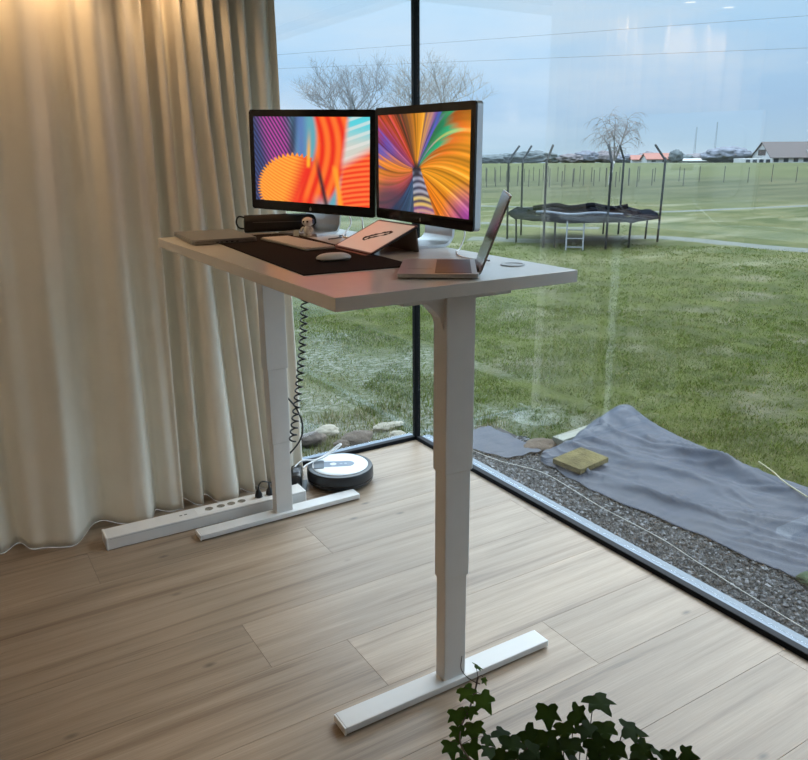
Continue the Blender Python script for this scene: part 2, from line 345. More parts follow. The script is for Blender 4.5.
# ================================================================== DESK
DX, DY, DW, DL, DZ = -1.4651, -1.9443, .7793, 1.5946, 1.298
DCX, DCY = DX+DW/2, DY+DL/2
def cable(name, pts, r, m, label, cat='cable', k=8, group=None, parent=None):
    o = obj(name, tb(spline(pts, k), r, 7), m, parent, smooth=True)
    if parent is None: tag(o, label, cat, group)
    return o
def build_desk():
    t = thing('standing_desk', 'tall white height-adjustable desk raised to full height by the window', 'desk', (DCX, DCY, 0))
    X = lambda x: x-DCX
    Y = lambda y: y-DCY
    obj('tabletop', bx((0, 0, DZ-.0175), (DW, DL, .035), .0015, seg=2), DESKM, t)
    g = obj('cable_grommet', lt([(0, .001), (.030, .001), (.032, .003), (.036, .003), (.038, .0), (0, 0)], 36, (X(-.775), Y(-1.76), DZ)), mat('grey_grommet_plastic', (.42, .43, .44), .4), t)
    # frame under the top
    bm = bmesh.new()
    for x in (-1.10, -1.02): box(bm, (X(x), 0, DZ-.055), (.03, DL-.2, .035))
    obj('crossbeam', bm, WHITE, t)
    for s, yc in ((0, -1.860), (1, -.490)):
        xc = -1.0585 if s == 0 else -1.048
        far = s == 1
        bm = bmesh.new()
        box(bm, (X(xc), Y(yc), DZ-.046), (.36, .045, .022), bev=.002)
        obj('side_bracket', bm, WHITE, t)
        bm = bmesh.new()   # curved gusset
        out = [(-.112, 0), (-.106, -.012), (-.085, -.03), (-.062, -.055), (-.052, -.09), (-.046, -.09), (-.046, 0)]
        M = Matrix.Translation((X(xc), Y(yc)+.02, DZ-.046)) @ Matrix.Rotation(PI/2, 4, 'X')
        prism(bm, out, 0, .04, M)
        obj('gusset', bm, WHITE, t)
        obj('bracket_plate', bx((X(xc)+.012, Y(yc)-.0295, DZ-.041), (.105, .014, .008)), BLACKP, t)
        top, j1, j2 = DZ-.037, (.735 if not far else .717), (.386 if not far else .370)
        for nm, w, d, z0, z1 in (('upper_column', .099, .064, j1, top), ('middle_column', .0905, .055, j2, j1+.02), ('lower_column', .082, .047, .028, j2+.02)):
            o = obj(nm, bx((X(xc), Y(yc), (z0+z1)/2), (w, d, z1-z0), .004, seg=3), WHITE, t)
        f0 = DX+.016-.02 if s == 0 else DX+.0
        bm = bmesh.new()
        x0, x1 = (DX+.012, DX+.782) if not far else (-1.448, -.668)
        yf = -1.862 if not far else -.495
        M = None
        box(bm, (X((x0+x1)/2), Y(yf), .0185), (x1-x0, .074, .023), bev=.003)
        obj('foot', bm, WHITE, t)
        for xx in (x0-.002, x1+.002): obj('foot_end_cap', bx((X(xx), Y(yf), .0165), (.006, .072, .025), .002), WPL, t)
        for xx in (x0+.03, x1-.03): obj('levelling_foot', lt([(.013, 0), (.013, .005), (.006, .007), (.006, .012), (0, .012)], 16, (X(xx), Y(yf), 0)), BLACKP, t)
    return t
build_desk()

# ------------------------------------------------------------------ monitors
def hsv(h, s, v):
    h = (h % 1)*6; i = np.floor(h).astype(int); f = h-i; p = v*(1-s); q = v*(1-s*f); t = v*(1-s*(1-f)); i = i % 6
    r = np.choose(i, [v, q, p, p, t, v]); g = np.choose(i, [t, v, v, q, p, p]); b = np.choose(i, [p, p, t, v, v, q]); return np.stack([r, g, b], -1)
def mixc(a, b, t): return a*(1-t[..., None])+b*t[..., None]
def ss(a, b, x): t = np.clip((x-a)/(b-a), 0, 1); return t*t*(3-2*t)
def screen_waves(u, v):
    c = lambda *k: np.array(k, float)*np.ones(u.shape+(3,))
    img = mixc(c(.06, .10, .25), c(.12, .38, .46), ss(.25, .45, u))
    # purple and magenta ribs top left
    pink = ss(.18, .05, abs(u-.17-.14*(1-v)))
    rib = .5+.5*np.sin((u*1.0+v*.45)*190)
    img = mixc(img, c(.65, .08, .45), pink*.9); img = mixc(img, c(.02, .02, .07), (1-rib**2)*ss(.42, .3, u)*.95)
    img = mixc(img, c(.02, .03, .06), ss(.06, 0, abs(u-.36-.10*(v-.75)))*ss(.5, .62, v)*.8)
    img = mixc(img, c(.10, .16, .45), ss(.08, 0, abs(u-.43))*.8*ss(.4, .55, v))
    # orange disc
    d = np.hypot((u-.36)*1.25, (v-.16)); ed = .44+.022*np.sin(np.arctan2(v-.16, u-.36)*60)
    m = ss(.005, -.01, d-ed*.93)*ss(.58, .50, u)
    wv = .5+.5*np.sin((v*1.0+u*.55-1.1*(u-.3)**2)*150)
    orange = mixc(c(.90, .22, .02), c(1.0, .42, .06), wv); orange = mixc(orange, c(.85, .03, .02), ss(.30, .46, u+.25*(.3-v)))
    img = mixc(img, orange, m)
    # red flame band
    xc = .62+.10*np.sin(v*3.0-.6)-.05*(1-v)
    red = ss(.17, .12, abs(u-xc)); img = mixc(img, mixc(c(.80, .03, .015), c(1., .18, .03), .5+.5*np.sin((u-xc)*70+v*7)), red*ss(-.1, .15, v))
    img = mixc(img, c(.03, .02, .03), ss(.035, .0, abs(u-.585-.15*(.35-v)))*ss(.62, .3, v)*.95)
    img = mixc(img, c(.95, .42, .03), ss(.028, .0, abs(u-.475-.03*v))*ss(.40, .45, v)*ss(.92, .5, v))
    # right: pale teal top over red fan
    r = ss(.0, .06, u-(.74+.10*(v-.4)))
    top = mixc(c(.62, .62, .55), c(.10, .62, .70), ss(.62, .95, v)); top = mixc(top, c(.80, .76, .72), ss(.5, .9, .5+.5*np.sin((v-.5*u)*60))*.6)
    low = mixc(c(.85, .04, .015), c(1., .20, .05), .5+.5*np.sin((v*1.3-u*1.2+.5*u*u)*85))
    img = mixc(img, mixc(low, top, ss(.02, .18, v-(.28+.9*(u-.68)*.9))), r)
    img = mixc(img, c(1, .34, .03), ss(.04, 0, abs(u-(.72+.10*(.4-v))))*ss(.48, .4, v))
    return img
def screen_swirl(u, v):
    c = lambda *k: np.array(k, float)*np.ones(u.shape+(3,))
    du, dv = (u-.46), (v-.44)*.62; a = np.arctan2(dv, du); r = np.hypot(du, dv)
    a2 = a+.55*r*np.sin(a*2+1)+.25*r
    st = 0.5+0*a
    for fq, ph, am in ((23, 1.1, .16), (41, 2.7, .16), (67, .4, .13), (97, 5.1, .10), (13, 3.3, .14)): st = st+am*np.sin(a2*fq+ph+r*1.5*math.sin(fq))
    st = np.clip(st, 0, 1)
    # hue by sector
    knots = np.array([-PI, -2.6, -2.2, -1.85, -1.5, -1.1, -.6, -.15, .25, .5, .68, .86, 1.05, 1.35, 1.7, 2.05, 2.4, 2.75, PI])
    cols = np.array([[.95, .30, .03], [.65, .10, .08], [.03, .04, .12], [.05, .14, .25], [.10, .06, .18], [.90, .20, .02], [.95, .24, .01], [1, .40, .02], [.98, .34, .02], [.90, .20, .02], [.02, .48, .22], [.05, .30, .10], [.15, .08, .45], [.90, .42, .03], [.85, .28, .02], [.10, .05, .03], [.70, .08, .02], [.25, .05, .30], [.95, .30, .03]])
    ang = a+.30*r*np.sin(r*5+1)+.35*(st-.5)
    ang = (ang+PI) % (2*PI)-PI
    img = np.stack([np.interp(ang, knots, cols[:, k]) for k in range(3)], -1)
    img = img*(.30+.85*st[..., None]); img = mixc(img, c(1, .72, .15), ss(.75, 1, st)*.35*ss(.05, .3, r)*(abs(ang) < 1.6))
    img = mixc(img, c(.08, .10, .55), ss(.06, 0, abs((a-.95)))*.8*ss(.08, .2, r)); img = mixc(img, c(.06, .10, .50), ss(.22, .02, abs(ang-2.85))*ss(.2, .4, r)*.7)
    img = mixc(img, c(.35, .05, .40)*(.3+st[..., None]), ss(.30, .0, np.hypot(u-1.0, (v-.02)*.8))*.9); img = mixc(img, c(.02, .04, .08), ss(.34, .1, np.hypot(u-.12, v-.05))*.75)
    # ringed worm below the centre
    t = (.44-v); wx = .46+.05*t*4*(t > 0); wd = .05+.17*np.clip(t, 0, .5)
    m = (t > -.02)*(t < .44)*ss(1, .85, abs(u-wx)/wd)
    ring = .5+.5*np.sin(t*95-((u-wx)/wd)**2*2.4)
    wc = mixc(c(.03, .04, .08), mixc(c(.35, .38, .50), c(.85, .60, .10), ss(.2, .34, t)), ring)
    wc = mixc(wc, c(.35, .08, .40), ss(.3, .44, t)*.6)
    img = mixc(img, wc, m*.95); img = mixc(img, c(.01, .01, .02), ss(.07, .02, r)*.9)
    return np.clip(img, 0, 1.2)
def fruit_mark(bm, M, s):
    # small bitten apple outline with leaf
    pts = []
    for k in range(28):
        a = 2*PI*k/28; r = .5*(1-.10*math.cos(2*a)-.06*math.sin(a)); x, y = r*math.cos(a), r*math.sin(a)*1.02
        if abs(math.cos(a)) < .35 and y > 0: y -= .10*(1-abs(math.cos(a))/.35)
        d = math.hypot(x-.56, y-.06)
        if d < .22: x = .56-(.22**2-min(.2, abs(y-.06))**2)**.5
        pts.append((x*s, y*s))
    prism(bm, pts, 0, .0006, M)
    prism(bm, [(.0, .55*s), (.07*s, .72*s), (.2*s, .82*s), (.14*s, .64*s)], 0, .0006, M)
def monitor(c, a, z0, label, fn, tip=0):
    W, H = .644, .409
    t = thing('monitor', label, 'monitor', (c[0], c[1], DZ+.0005), a, 'pair of wide displays on the desk')
    z = z0-DZ; cz = z+H/2          # local: +x right, -y toward viewer, z up
    R90 = Matrix.Rotation(PI/2, 4, 'X')      # prism z -> -y
    bm = bmesh.new(); prism(bm, rrect(W, H, .014), 0, .007, Matrix.Translation((0, 0, cz)) @ R90)
    obj('front_glass', bm, BLACKG, t)
    bm = bmesh.new()
    for (k0, w, h, r) in [(0, W, H, .014)]: prism(bm, rrect(W, H, .014), -.022, 0, Matrix.Translation((0, 0, cz)) @ R90)
    prism(bm, rrect(W*.8, H*.75, .05), -.034, -.022, Matrix.Translation((0, 0, cz)) @ R90)
    obj('rear_housing', bm, ALU, t)
    nu, nv = 260, 150; sw, sh = .594, .342; u, v = np.meshgrid(np.linspace(0, 1, nu), np.linspace(0, 1, nv))
    V = np.stack([(u-.5)*sw, np.full_like(u, -.0078), cz+.006+(v-.5)*sh], -1).reshape(-1, 3)
    Fc = [(j*nu+i, j*nu+i+1, (j+1)*nu+i+1, (j+1)*nu+i) for j in range(nv-1) for i in range(nu-1)]
    s = obj('screen', (V.tolist(), [], Fc), attr_mat('lit_screen', 'picture', .15, emit=SCREEN_E), t); color_attr(s.data, 'picture', fn(u, v).reshape(-1, 3))
    bm = bmesh.new(); fruit_mark(bm, Matrix.Translation((0, -.0072, z+.0155)) @ R90, .012); obj('logo', bm, mat('grey_logo', (.35, .35, .36), .4), t)
    TM = Matrix.Translation((0, 0, z)) @ Matrix.Rotation(tip, 4, 'Y') @ Matrix.Translation((0, 0, -z))
    for ch in t.children: ch.matrix_local = TM
    # bent aluminium stand
    prof = [(-.10, .0), (.03, .0)]; 
    for k in range(1, 8): b = k/8*1.36; prof.append((.03+.055*math.sin(b), .055-.055*math.cos(b)))
    prof.append((.098, .20)); prof.append((.085, .27))
    bm = bmesh.new(); th = .010; wv = .10; rows = []
    for i, (y, zz) in enumerate(prof):
        y0, z0_ = prof[max(i-1, 0)]; y1, z1_ = prof[min(i+1, len(prof)-1)]; d = Vector((y1-y0, z1_-z0_)).normalized(); n = Vector((-d.y, d.x))
        ww = wv if i < 2 else wv*(1-.10*min(1, (i-1)/5))
        rows.append([bm.verts.new((-ww, y, zz)), bm.verts.new((ww, y, zz)), bm.verts.new((ww, y+n.x*th, zz+n.y*th)), bm.verts.new((-ww, y+n.x*th, zz+n.y*th))])
    for p, q in zip(rows, rows[1:]):
        for k in range(4): bm.faces.new((p[k], p[(k+1) % 4], q[(k+1) % 4], q[k]))
    bm.faces.new(rows[0][::-1]); bm.faces.new(rows[-1])
    smooth_angle(obj('stand', bm, ALU, t), 40)
    obj('hinge', bx((0, .062, .25), (.12, .06, .03), .006), ALUD, t)
    return t
SCREEN_E = 1.0
monitor((-.870, -.556), -1.100, 1.383, 'aluminium and black display showing orange and blue waves, left of the pair', screen_waves, .031)
monitor((-.723, -1.178), -1.574, 1.374, 'aluminium and black display showing a rainbow swirl, beside the open laptop', screen_swirl, .010)

# ------------------------------------------------------------------ desk mat and things on the desk
mt_ = obj('desk_mat', bx((0, 0, .0015), (.36, 1.12, .003), .001, seg=1), mat('black_felt', (.014, .0105, .010), .85, noise_amt=.1, bump=.1, bump_scale=300, spec=.1), loc=(-1.168, -1.045, DZ+.0003)); mt_.rotation_euler.z = -.068
tag(mt_, 'large black desk mat under the white keyboard', 'desk mat')
MZ = DZ+.0035
def keyboard():
    t = thing('keyboard', 'slim white and silver wide keyboard lying on the black desk mat', 'keyboard', (-1.100, -.905, MZ), -1.575)
    obj('keyboard_case', bx((0, 0, .004), (.425, .116, .008), .003), mat('silver_case', (.36, .355, .35), .4, metal=.3), t)
    bm = bmesh.new()
    for r in range(6):
        n = 19; y = .046-r*.0182
        x = -.205
        ks = [.0175]*n
        if r == 5: ks = [.0175]*3+[.022]+[.1]+[.022]+[.0175]*3+[.0175]*6
        for w in ks:
            if x+w > .207: break
            box(bm, (x+w/2+.001, y, .0092), (w+.001, .0155, .0028)); x += w+.0042
    obj('keys', bm, mat('white_keys', (.80, .78, .76), .5), t)
keyboard()
def mouse():
    t = thing('mouse', 'white low-profile mouse on the black mat beside the keyboard', 'mouse', (-1.180, -1.371, MZ), -.12)
    bm = bmesh.new(); bmesh.ops.create_uvsphere(bm, u_segments=28, v_segments=16, radius=1)
    for v in bm.verts:
        x, y, z = v.co; sx = math.copysign(abs(x)**.75, x); sy = math.copysign(abs(y)**.8, y)
        v.co = (sx*.057, sy*.028, .007+max(z, -.15)*.016)
    obj('mouse_shell', bm, WPL, t, smooth=True)
    obj('mouse_base', bx((0, 0, .0026), (.092, .046, .005), .002), ALUD, t)
mouse()
def flat_laptop():
    t = thing('laptop', 'closed dark silver laptop at the far left end of the desk', 'laptop', (-1.290, -.535, DZ+.0034), -.09)
    bm = bmesh.new(); prism(bm, rrect(.245, .372, .012), .001, .009); obj('laptop_base', bm, ALUD, t)
    bm = bmesh.new(); prism(bm, rrect(.244, .371, .012), .0105, .0165); obj('laptop_lid', bm, mat('space_grey_aluminium', (.42, .41, .40), .32, metal=.75), t)
    bm = bmesh.new(); prism(bm, rrect(.236, .363, .012), .0085, .0108); obj('lid_gap', bm, BLACKP, t)
    for i, x in enumerate((-.03, -.015, .005, .025, .045)): obj('port', bx((x, -.1857, .005), (.010, .0012, .0034)), BLACKP, t)
    for x, y in ((-.1, -.15), (.1, -.15), (-.1, .15), (.1, .15)): obj('rubber_foot', lt([(.008, 0), (.008, .0012), (0, .0012)], 16, (x, y, -.0002)), BLACKP, t)
flat_laptop()
def open_laptop():
    t = thing('laptop', 'open silver laptop at the near corner of the desk', 'laptop', (-.930, -1.791, DZ+.0022), -2.188)
    # local: x along hinge, -y toward user
    bm = bmesh.new(); prism(bm, rrect(.303, .222, .010), .001, .0115, Matrix.Translation((0, -.111, 0))); b = obj('laptop_base', bm, mat('laptop_silver', (.50, .495, .49), .33, metal=.75), t)
    obj('keyboard_keys', bx((0, -.070, .0119), (.262, .100, .001)), BLACKP, b)
    obj('trackpad', bx((0, -.163, .0118), (.120, .070, .0006)), mat('trackpad_grey', (.46, .455, .45), .3, metal=.6), b)
    obj('hinge', tb([(-.12, .0, .010), (.12, .0, .010)], .0055, 10), BLACKP, t, smooth=True)
    M = Matrix.Translation((0, .0, .012)) @ Matrix.Rotation(-.357, 4, 'X') @ Matrix.Rotation(PI/2, 4, 'X')
    bm = bmesh.new(); prism(bm, rrect(.303, .218, .010), -.0045, 0, M @ Matrix.Translation((0, .110, 0))); l = obj('laptop_lid', bm, MATS['laptop_silver'], t)
    bm = bmesh.new(); prism(bm, rrect(.298, .213, .009), 0, .0008, M @ Matrix.Translation((0, .110, 0))); obj('dark_display', bm, mat('dark_olive_display', (.02, .02, .018), .18), l)
    for x, y in ((-.13, -.02), (.13, -.02), (-.13, -.19), (.13, -.19)): obj('rubber_foot', lt([(.007, 0), (.007, .002), (0, .002)], 14, (x, y, -.001)), BLACKP, t)
open_laptop()
def tablet():
    W, H = .280, .205
    t = thing('tablet', 'tablet propped on a slanted cover showing a brown brush drawing', 'tablet', (-1.030, -1.205, MZ-.0032), -1.595)
    M = Matrix.Rotation(-1.151, 4, 'X') @ Matrix.Rotation(PI/2, 4, 'X') ; M = Matrix.Translation((0, 0, .007)) @ M
    T = lambda x, y, z: M @ Matrix.Translation((x, y, z))
    bm = bmesh.new(); prism(bm, rrect(W, H, .012), -.006, 0, T(0, H/2, 0)); obj('tablet_body', bm, BLACKP, t)
    bm = bmesh.new(); prism(bm, rrect(W-.018, H-.018, .006), 0, .0006, T(0, H/2, 0)); sc = obj('tablet_screen', bm, mat('pale_tablet_screen', (.5, .42, .38), .25, emit=(.85, .60, .48, .36)), t)
    dr = mat('brown_ink', (.09, .045, .035), .5)
    bm = bmesh.new()
    def blot(pts): tube(bm, [M @ Vector((x*W/2*.9, H/2+y*H/2*.9, .0012)) for x, y in pts], [.0028+.0022*math.sin(i) if i % 2 else .0016 for i in range(len(pts))], 5)
    blot(spline([(-.32, -.30), (-.15, -.02), (.12, .22), (.42, .42), (.52, .40), (.40, .18), (.18, .0), (-.05, -.22), (-.12, -.38), (-.22, -.35)], 3))
    blot(spline([(.50, .42), (.30, .36), (.05, .16), (-.2, -.12)], 3))
    obj('brush_drawing', bm, dr, sc)
    # folded cover leaning behind
    top = M @ Vector((0, H*.93, -.0075))
    cv = bmesh.new(); 
    d = Vector((0, .012, .0015)) - Vector((0, top.y, top.z)); foot = Vector((0, top.y+.010, .0))
    for (a, b) in ((Vector((0, top.y, top.z)), foot),):
        n = Vector((0, 1, 0))*.003
        vs_ = [cv.verts.new((x, p.y+k, p.z)) for p in (a, b) for k in (0, .004) for x in (-W/2+.004, W/2-.004)]
        for f in ((0, 1, 3, 2), (4, 6, 7, 5), (0, 4, 5, 1), (2, 3, 7, 6), (0, 2, 6, 4), (1, 5, 7, 3)): cv.faces.new([vs_[k] for k in f])
    obj('cover_stand', cv, mat('grey_brown_cover', (.26, .235, .21), .6), t)
    obj('cover_ledge', bx((0, -.004, .0025), (W, .030, .004), .001), BLACKP, t)
tablet()
def case():
    t = thing('soft_case', 'long black fabric case lying behind the closed laptop', 'case', (-.945, -.42, DZ+.001), -.30)
    bm = bmesh.new(); P = spline([(-.165, 0, .036), (-.15, 0, .036), (-.05, 0, .038), (.05, 0, .0385), (.13, 0, .037), (.15, 0, .036)], 5)
    n = len(P); tube(bm, P, [.018+.019*min(1, i/3, (n-1-i)/3) for i in range(n)], 20)
    for v in bm.verts:
        v.co.y *= .95
        v.co.z = max(v.co.z, .001) + .0025*noise.noise(v.co*40)*(v.co.z > .01)
    obj('case_body', bm, mat('black_nylon', (.008, .008, .009), .7, bump=.3, bump_scale=150), t, smooth=True)
    obj('carry_loop', tb(spline([(-.155, 0, .062), (-.185, 0, .068), (-.196, 0, .045), (-.186, 0, .022), (-.158, 0, .016)], 6), .004, 6), MATS['black_nylon'], t, smooth=True)
    obj('zip', tb([(-.13, -.0352, .045), (.12, -.0352, .045)], .0014, 5), mat('zip_grey', (.1, .1, .1), .4, metal=.5), t)
case()
def robot_toy():
    t = thing('toy_robot', 'little white toy robot figure standing under the left display', 'toy', (-.935, -.655, DZ+.0005), -.9)
    w = mat('glossy_white_toy', (.80, .80, .79), .25)
    b = obj('body', lt([(0, .010), (.014, .010), (.019, .02), (.018, .034), (.012, .042), (0, .044)], 24), w, t, smooth=True)
    bm = bmesh.new(); bmesh.ops.create_uvsphere(bm, u_segments=24, v_segments=16, radius=.0235); bmesh.ops.scale(bm, vec=(1.05, .95, .82), verts=bm.verts); bmesh.ops.translate(bm, vec=(0, 0, .058), verts=bm.verts)
    obj('head', bm, w, t, smooth=True)
    for s in (-1, 1):
        obj('eye', lt([(0, 0), (.0042, 0), (.0042, .003), (0, .003)], 14), BLACKG, t).matrix_local = Matrix.Translation((s*.008, -.0185, .060)) @ Matrix.Rotation(PI/2, 4, 'X')
        obj('ear', bx((s*.0245, 0, .060), (.005, .012, .018), .002), mat('navy_plastic', (.03, .03, .12), .4), t)
        obj('arm', tb(spline([(s*.017, -.004, .036), (s*.025, -.012, .028), (s*.022, -.018, .020)], 4), .0048, 8), w, t, smooth=True)
        obj('foot', bx((s*.010, -.004, .0055), (.015, .026, .011), .004), w, t)
    o = obj('paper_tag', bx((0, 0, .013), (.026, .0015, .026), .0005, Matrix.Rotation(-.12, 4, 'X')), mat('white_card', (.78, .78, .76), .7), loc=(-.985, -.645, DZ+.001)); o.rotation_euler.z = -1.0
    tag(o, 'tiny white card propped beside the toy robot', 'card')
    return
    n = obj('notebook', bx((0, 0, .0035), (.08, .12, .007), .001), BLACKP, loc=(-.935, -.71, DZ+.012)); n.rotation_euler.z = .2
    bpy.data.objects.remove(n)
robot_toy()
# cables on the desk
WC = mat('white_cable', (.80, .81, .82), .4)
BC = mat('black_cable', (.012, .012, .013), .4)
e = .0032
def dz(x, y, z): p = at_z(x, y, DZ+z); return (p.x, p.y, DZ+z)
cable('display_cable', [(-.735, -.725, DZ+.10), (-.730, -.740, DZ+.06), (-.745, -.775, DZ+.02), (-.750, -.82, DZ+.004), (-.735, -.90, DZ+.004), (-.71, -.95, DZ+.004)], e, WC, 'white cable dropping behind the left display to the desktop')
cable('display_cable', [(-.76, -.66, DZ+.10), (-.75, -.68, DZ+.05), (-.79, -.72, DZ+.02), (-.83, -.76, DZ+.004), (-.84, -.83, DZ+.004), (-.80, -.90, DZ+.004)], e, WC, 'white cable curving over the desktop beside the left display stand')
cable('display_cable', [(-.655, -1.235, DZ+.145), (-.62, -1.27, DZ+.11), (-.64, -1.33, DZ+.05), (-.69, -1.37, DZ+.004), (-.74, -1.42, DZ+.004), (-.80, -1.52, DZ+.004), (-.815, -1.60, DZ+.004), (-.80, -1.68, DZ+.006)], .0028, WC, 'white cable looping from the right display toward the open laptop')
cable('charging_cable', [(-.985, -.70, DZ+.0045), (-.94, -.735, DZ+.004), (-.88, -.75, DZ+.022), (-.84, -.745, DZ+.0045), (-.80, -.73, DZ+.004)][::-1][:2]+[(-.86, -.80, DZ+.004), (-.93, -.83, DZ+.004)], .0022, BC, 'thin black cable on the desktop beneath the left display')

# ------------------------------------------------------------------ on the floor
def power_strip():
    x0, x1 = -1.815, -.893; cx = (x0+x1)/2; L_ = x1-x0
    t = thing('power_strip', 'long white box-shaped power strip on the floor below the curtain', 'power strip', (cx, -.352, 0), -.022)
    wp = mat('satin_white_strip', (.74, .735, .72), .4)
    obj('strip_body', bx((0, 0, .0295), (L_-.012, .097, .057), .003), wp, t)
    for s in (-1, 1): obj('end_cap', bx((s*(L_/2-.004), 0, .0295), (.010, .101, .059), .003), WPL, t)
    obj('cover_groove', bx((0, -.0485, .050), (L_-.03, .0012, .0018)), mat('groove_grey', (.45, .45, .44), .6), t)
    plate = obj('socket_panel', bx((.14, 0, .0582), (.40, .062, .0012), .0004, seg=1), WPL, t)
    dark = mat('socket_recess_grey', (.22, .20, .16), .6); xs = [.0, .055, .105, .155, .24, .295]
    for x in xs:
        s = obj('socket', lt([(.019, 0), (.0225, 0), (.0225, .0018), (.019, .0018), (.019, 0)], 24, (x, 0, .0588)), WPL, t)
        obj('socket_recess', lt([(0, 0), (.019, 0), (.019, .0006), (0, .0006)], 24, (x, 0, .0588)), dark, s)
        for k in (-1, 1): obj('pin_hole', lt([(0, 0), (.0025, 0), (.0025, .0005), (0, .0005)], 8, (x, k*.0095, .0594)), BLACKP, s)
    for x in (-.130, -.108): obj('usb_port', bx((x, 0, .0585), (.0125, .006, .001)), BLACKP, t)
    M = t.matrix_basis
    for i, x in enumerate((.24, .295)):
        p = Matrix.Translation((cx, -.352, 0)) @ Matrix.Rotation(-.022, 4, 'Z') @ Vector((x, 0, .0605))
        q = thing('power_plug', ['black plug with a curved lead, in the socket farther from the desk column', 'black plug right against the far desk column'][i], 'plug', p)
        obj('plug_body', lt([(0, 0), (.0165, 0), (.0175, .012), (.013, .026), (.0075, .034), (.005, .04), (0, .04)], 20), BLACKP, q, smooth=True)
        pts = [(0, 0, .038), (.004, .0, .058), (.02, .002, .072), (.045, .0, .066), (.07, .02, .045)] if i == 0 else [(0, 0, .038), (.01, .02, .05), (.03, .045, .03), (.04, .07, -.02), (.05, .08, -.055)]
        obj('plug_lead', tb(spline(pts, 6), .0032, 7), BC, q, smooth=True)
power_strip()
cable('power_cable', [(-1.20, -.438, .0035), (-1.16, -.432, .010), (-1.10, -.43, .012), (-1.0, -.425, .016), (-.95, -.43, .004), (-.91, -.44, .004)], .0032, BC, 'black cable lying between the white power strip and the desk foot')
def robot_vacuum():
    t = thing('robot_vacuum', 'round robot vacuum with a pale top parked by the window corner', 'robot vacuum', (-.642, -.283, 0), -.45)
    obj('bumper', lt([(0, .012), (.155, .012), (.168, .022), (.170, .05), (.169, .078), (.164, .088), (.150, .0905), (0, .0905)], 64), mat('charcoal_bumper', (.02, .022, .026), .35), t)
    smooth_angle(t.children[0], 40)
    obj('bumper_gap', lt([(.1702, .036), (.1708, .038), (.1702, .040)], 64), BLACKG, t)
    obj('top_plate', lt([(0, .0903), (.140, .0903), (.1435, .0915), (.142, .0935), (.10, .0945), (0, .0947)], 64), mat('pale_silver_top', (.72, .76, .80), .3), t, smooth=True)
    bm = bmesh.new(); prism(bm, rrect(.185, .066, .033, 8), .0946, .0958, Matrix.Translation((-.02, 0, 0))); obj('control_panel', bm, mat('slate_blue_panel', (.16, .20, .26), .3), t)
    bm = bmesh.new(); prism(bm, rrect(.052, .100, .006), .0945, .0972, Matrix.Translation((-.108, 0, 0))); obj('camera_hood', bm, mat('dark_slate_plastic', (.05, .06, .075), .3), t)
    obj('power_button', lt([(0, .0956), (.017, .0956), (.016, .0966), (0, .0968)], 28, (-.035, 0, 0)), mat('pale_button', (.62, .68, .74), .3), t)
    for x in (.005, .028): obj('side_button', lt([(0, .0956), (.008, .0956), (.0075, .0964), (0, .0965)], 18, (x, 0, 0)), mat('grey_blue_button', (.33, .39, .46), .3), t)
    for y in (-.11, .11): obj('wheel', tb([(0, y-.015, .033), (0, y+.015, .033)], .033, 20), BLACKP, t, smooth=True)
    obj('caster', tb([(.1, -.008, .014), (.1, .008, .014)], .014, 16), BLACKP, t, smooth=True)
robot_vacuum()
def dock():
    t = thing('charging_dock', 'black charging dock between the power strip and the robot vacuum', 'dock', (-.862, -.228, 0), -.45)
    bm = bmesh.new(); box(bm, (0, 0, .045), (.055, .15, .09), bev=.012, seg=3); smooth_angle(obj('dock_tower', bm, BLACKP, t), 50)
    obj('dock_ramp', bx((.036, 0, .004), (.03, .13, .008), .002), BLACKP, t)
    obj('dock_window', bx((.0, .0, .0905), (.03, .06, .003), .001), mat('smoke_grey_lens', (.15, .17, .2), .2), t)
dock()
cable('charger_cable', [(-.86, -.20, .096), (-.80, -.17, .108), (-.73, -.18, .100), (-.66, -.18, .120), (-.605, -.19, .158), (-.590, -.20, .163), (-.615, -.205, .150), (-.68, -.20, .118), (-.75, -.20, .104), (-.80, -.22, .103), (-.83, -.24, .100)], .0042, WC, 'thick white cable looping over the back of the robot vacuum', k=8)
def coil():
    # coiled black lead hanging from the desk behind the far leg
    P0, P1 = Vector((-.925, -.60, DZ-.037)), Vector((-1.030, -.60, .40)); pts = []
    turns = 28; n = turns*14
    for i in range(n+1):
        f = i/n; c = P0.lerp(P1, f)+Vector((.025*math.sin(f*PI)*.7, 0, 0)); a = 2*PI*turns*f; r = .0145
        pts.append(c+Vector((math.cos(a)*r, math.sin(a)*r, 0)))
    o = obj('coiled_cable', tb(pts, .0038, 6), BC, smooth=True); tag(o, 'long black coiled lead hanging under the desk beside the far leg', 'cable')
coil()
cable('hanging_cable', [(-1.03, -.452, DZ-.036), (-1.045, -.448, 1.0), (-1.04, -.446, .72), (-1.010, -.47, .60), (-.962, -.50, .52), (-.934, -.50, .43), (-.950, -.50, .36), (-1.00, -.48, .295), (-1.05, -.44, .24), (-1.05, -.425, .18), (-1.04, -.42, .08), (-1.04, -.415, .006)], .0042, BC, 'smooth black cable bowing out beside the coiled lead')

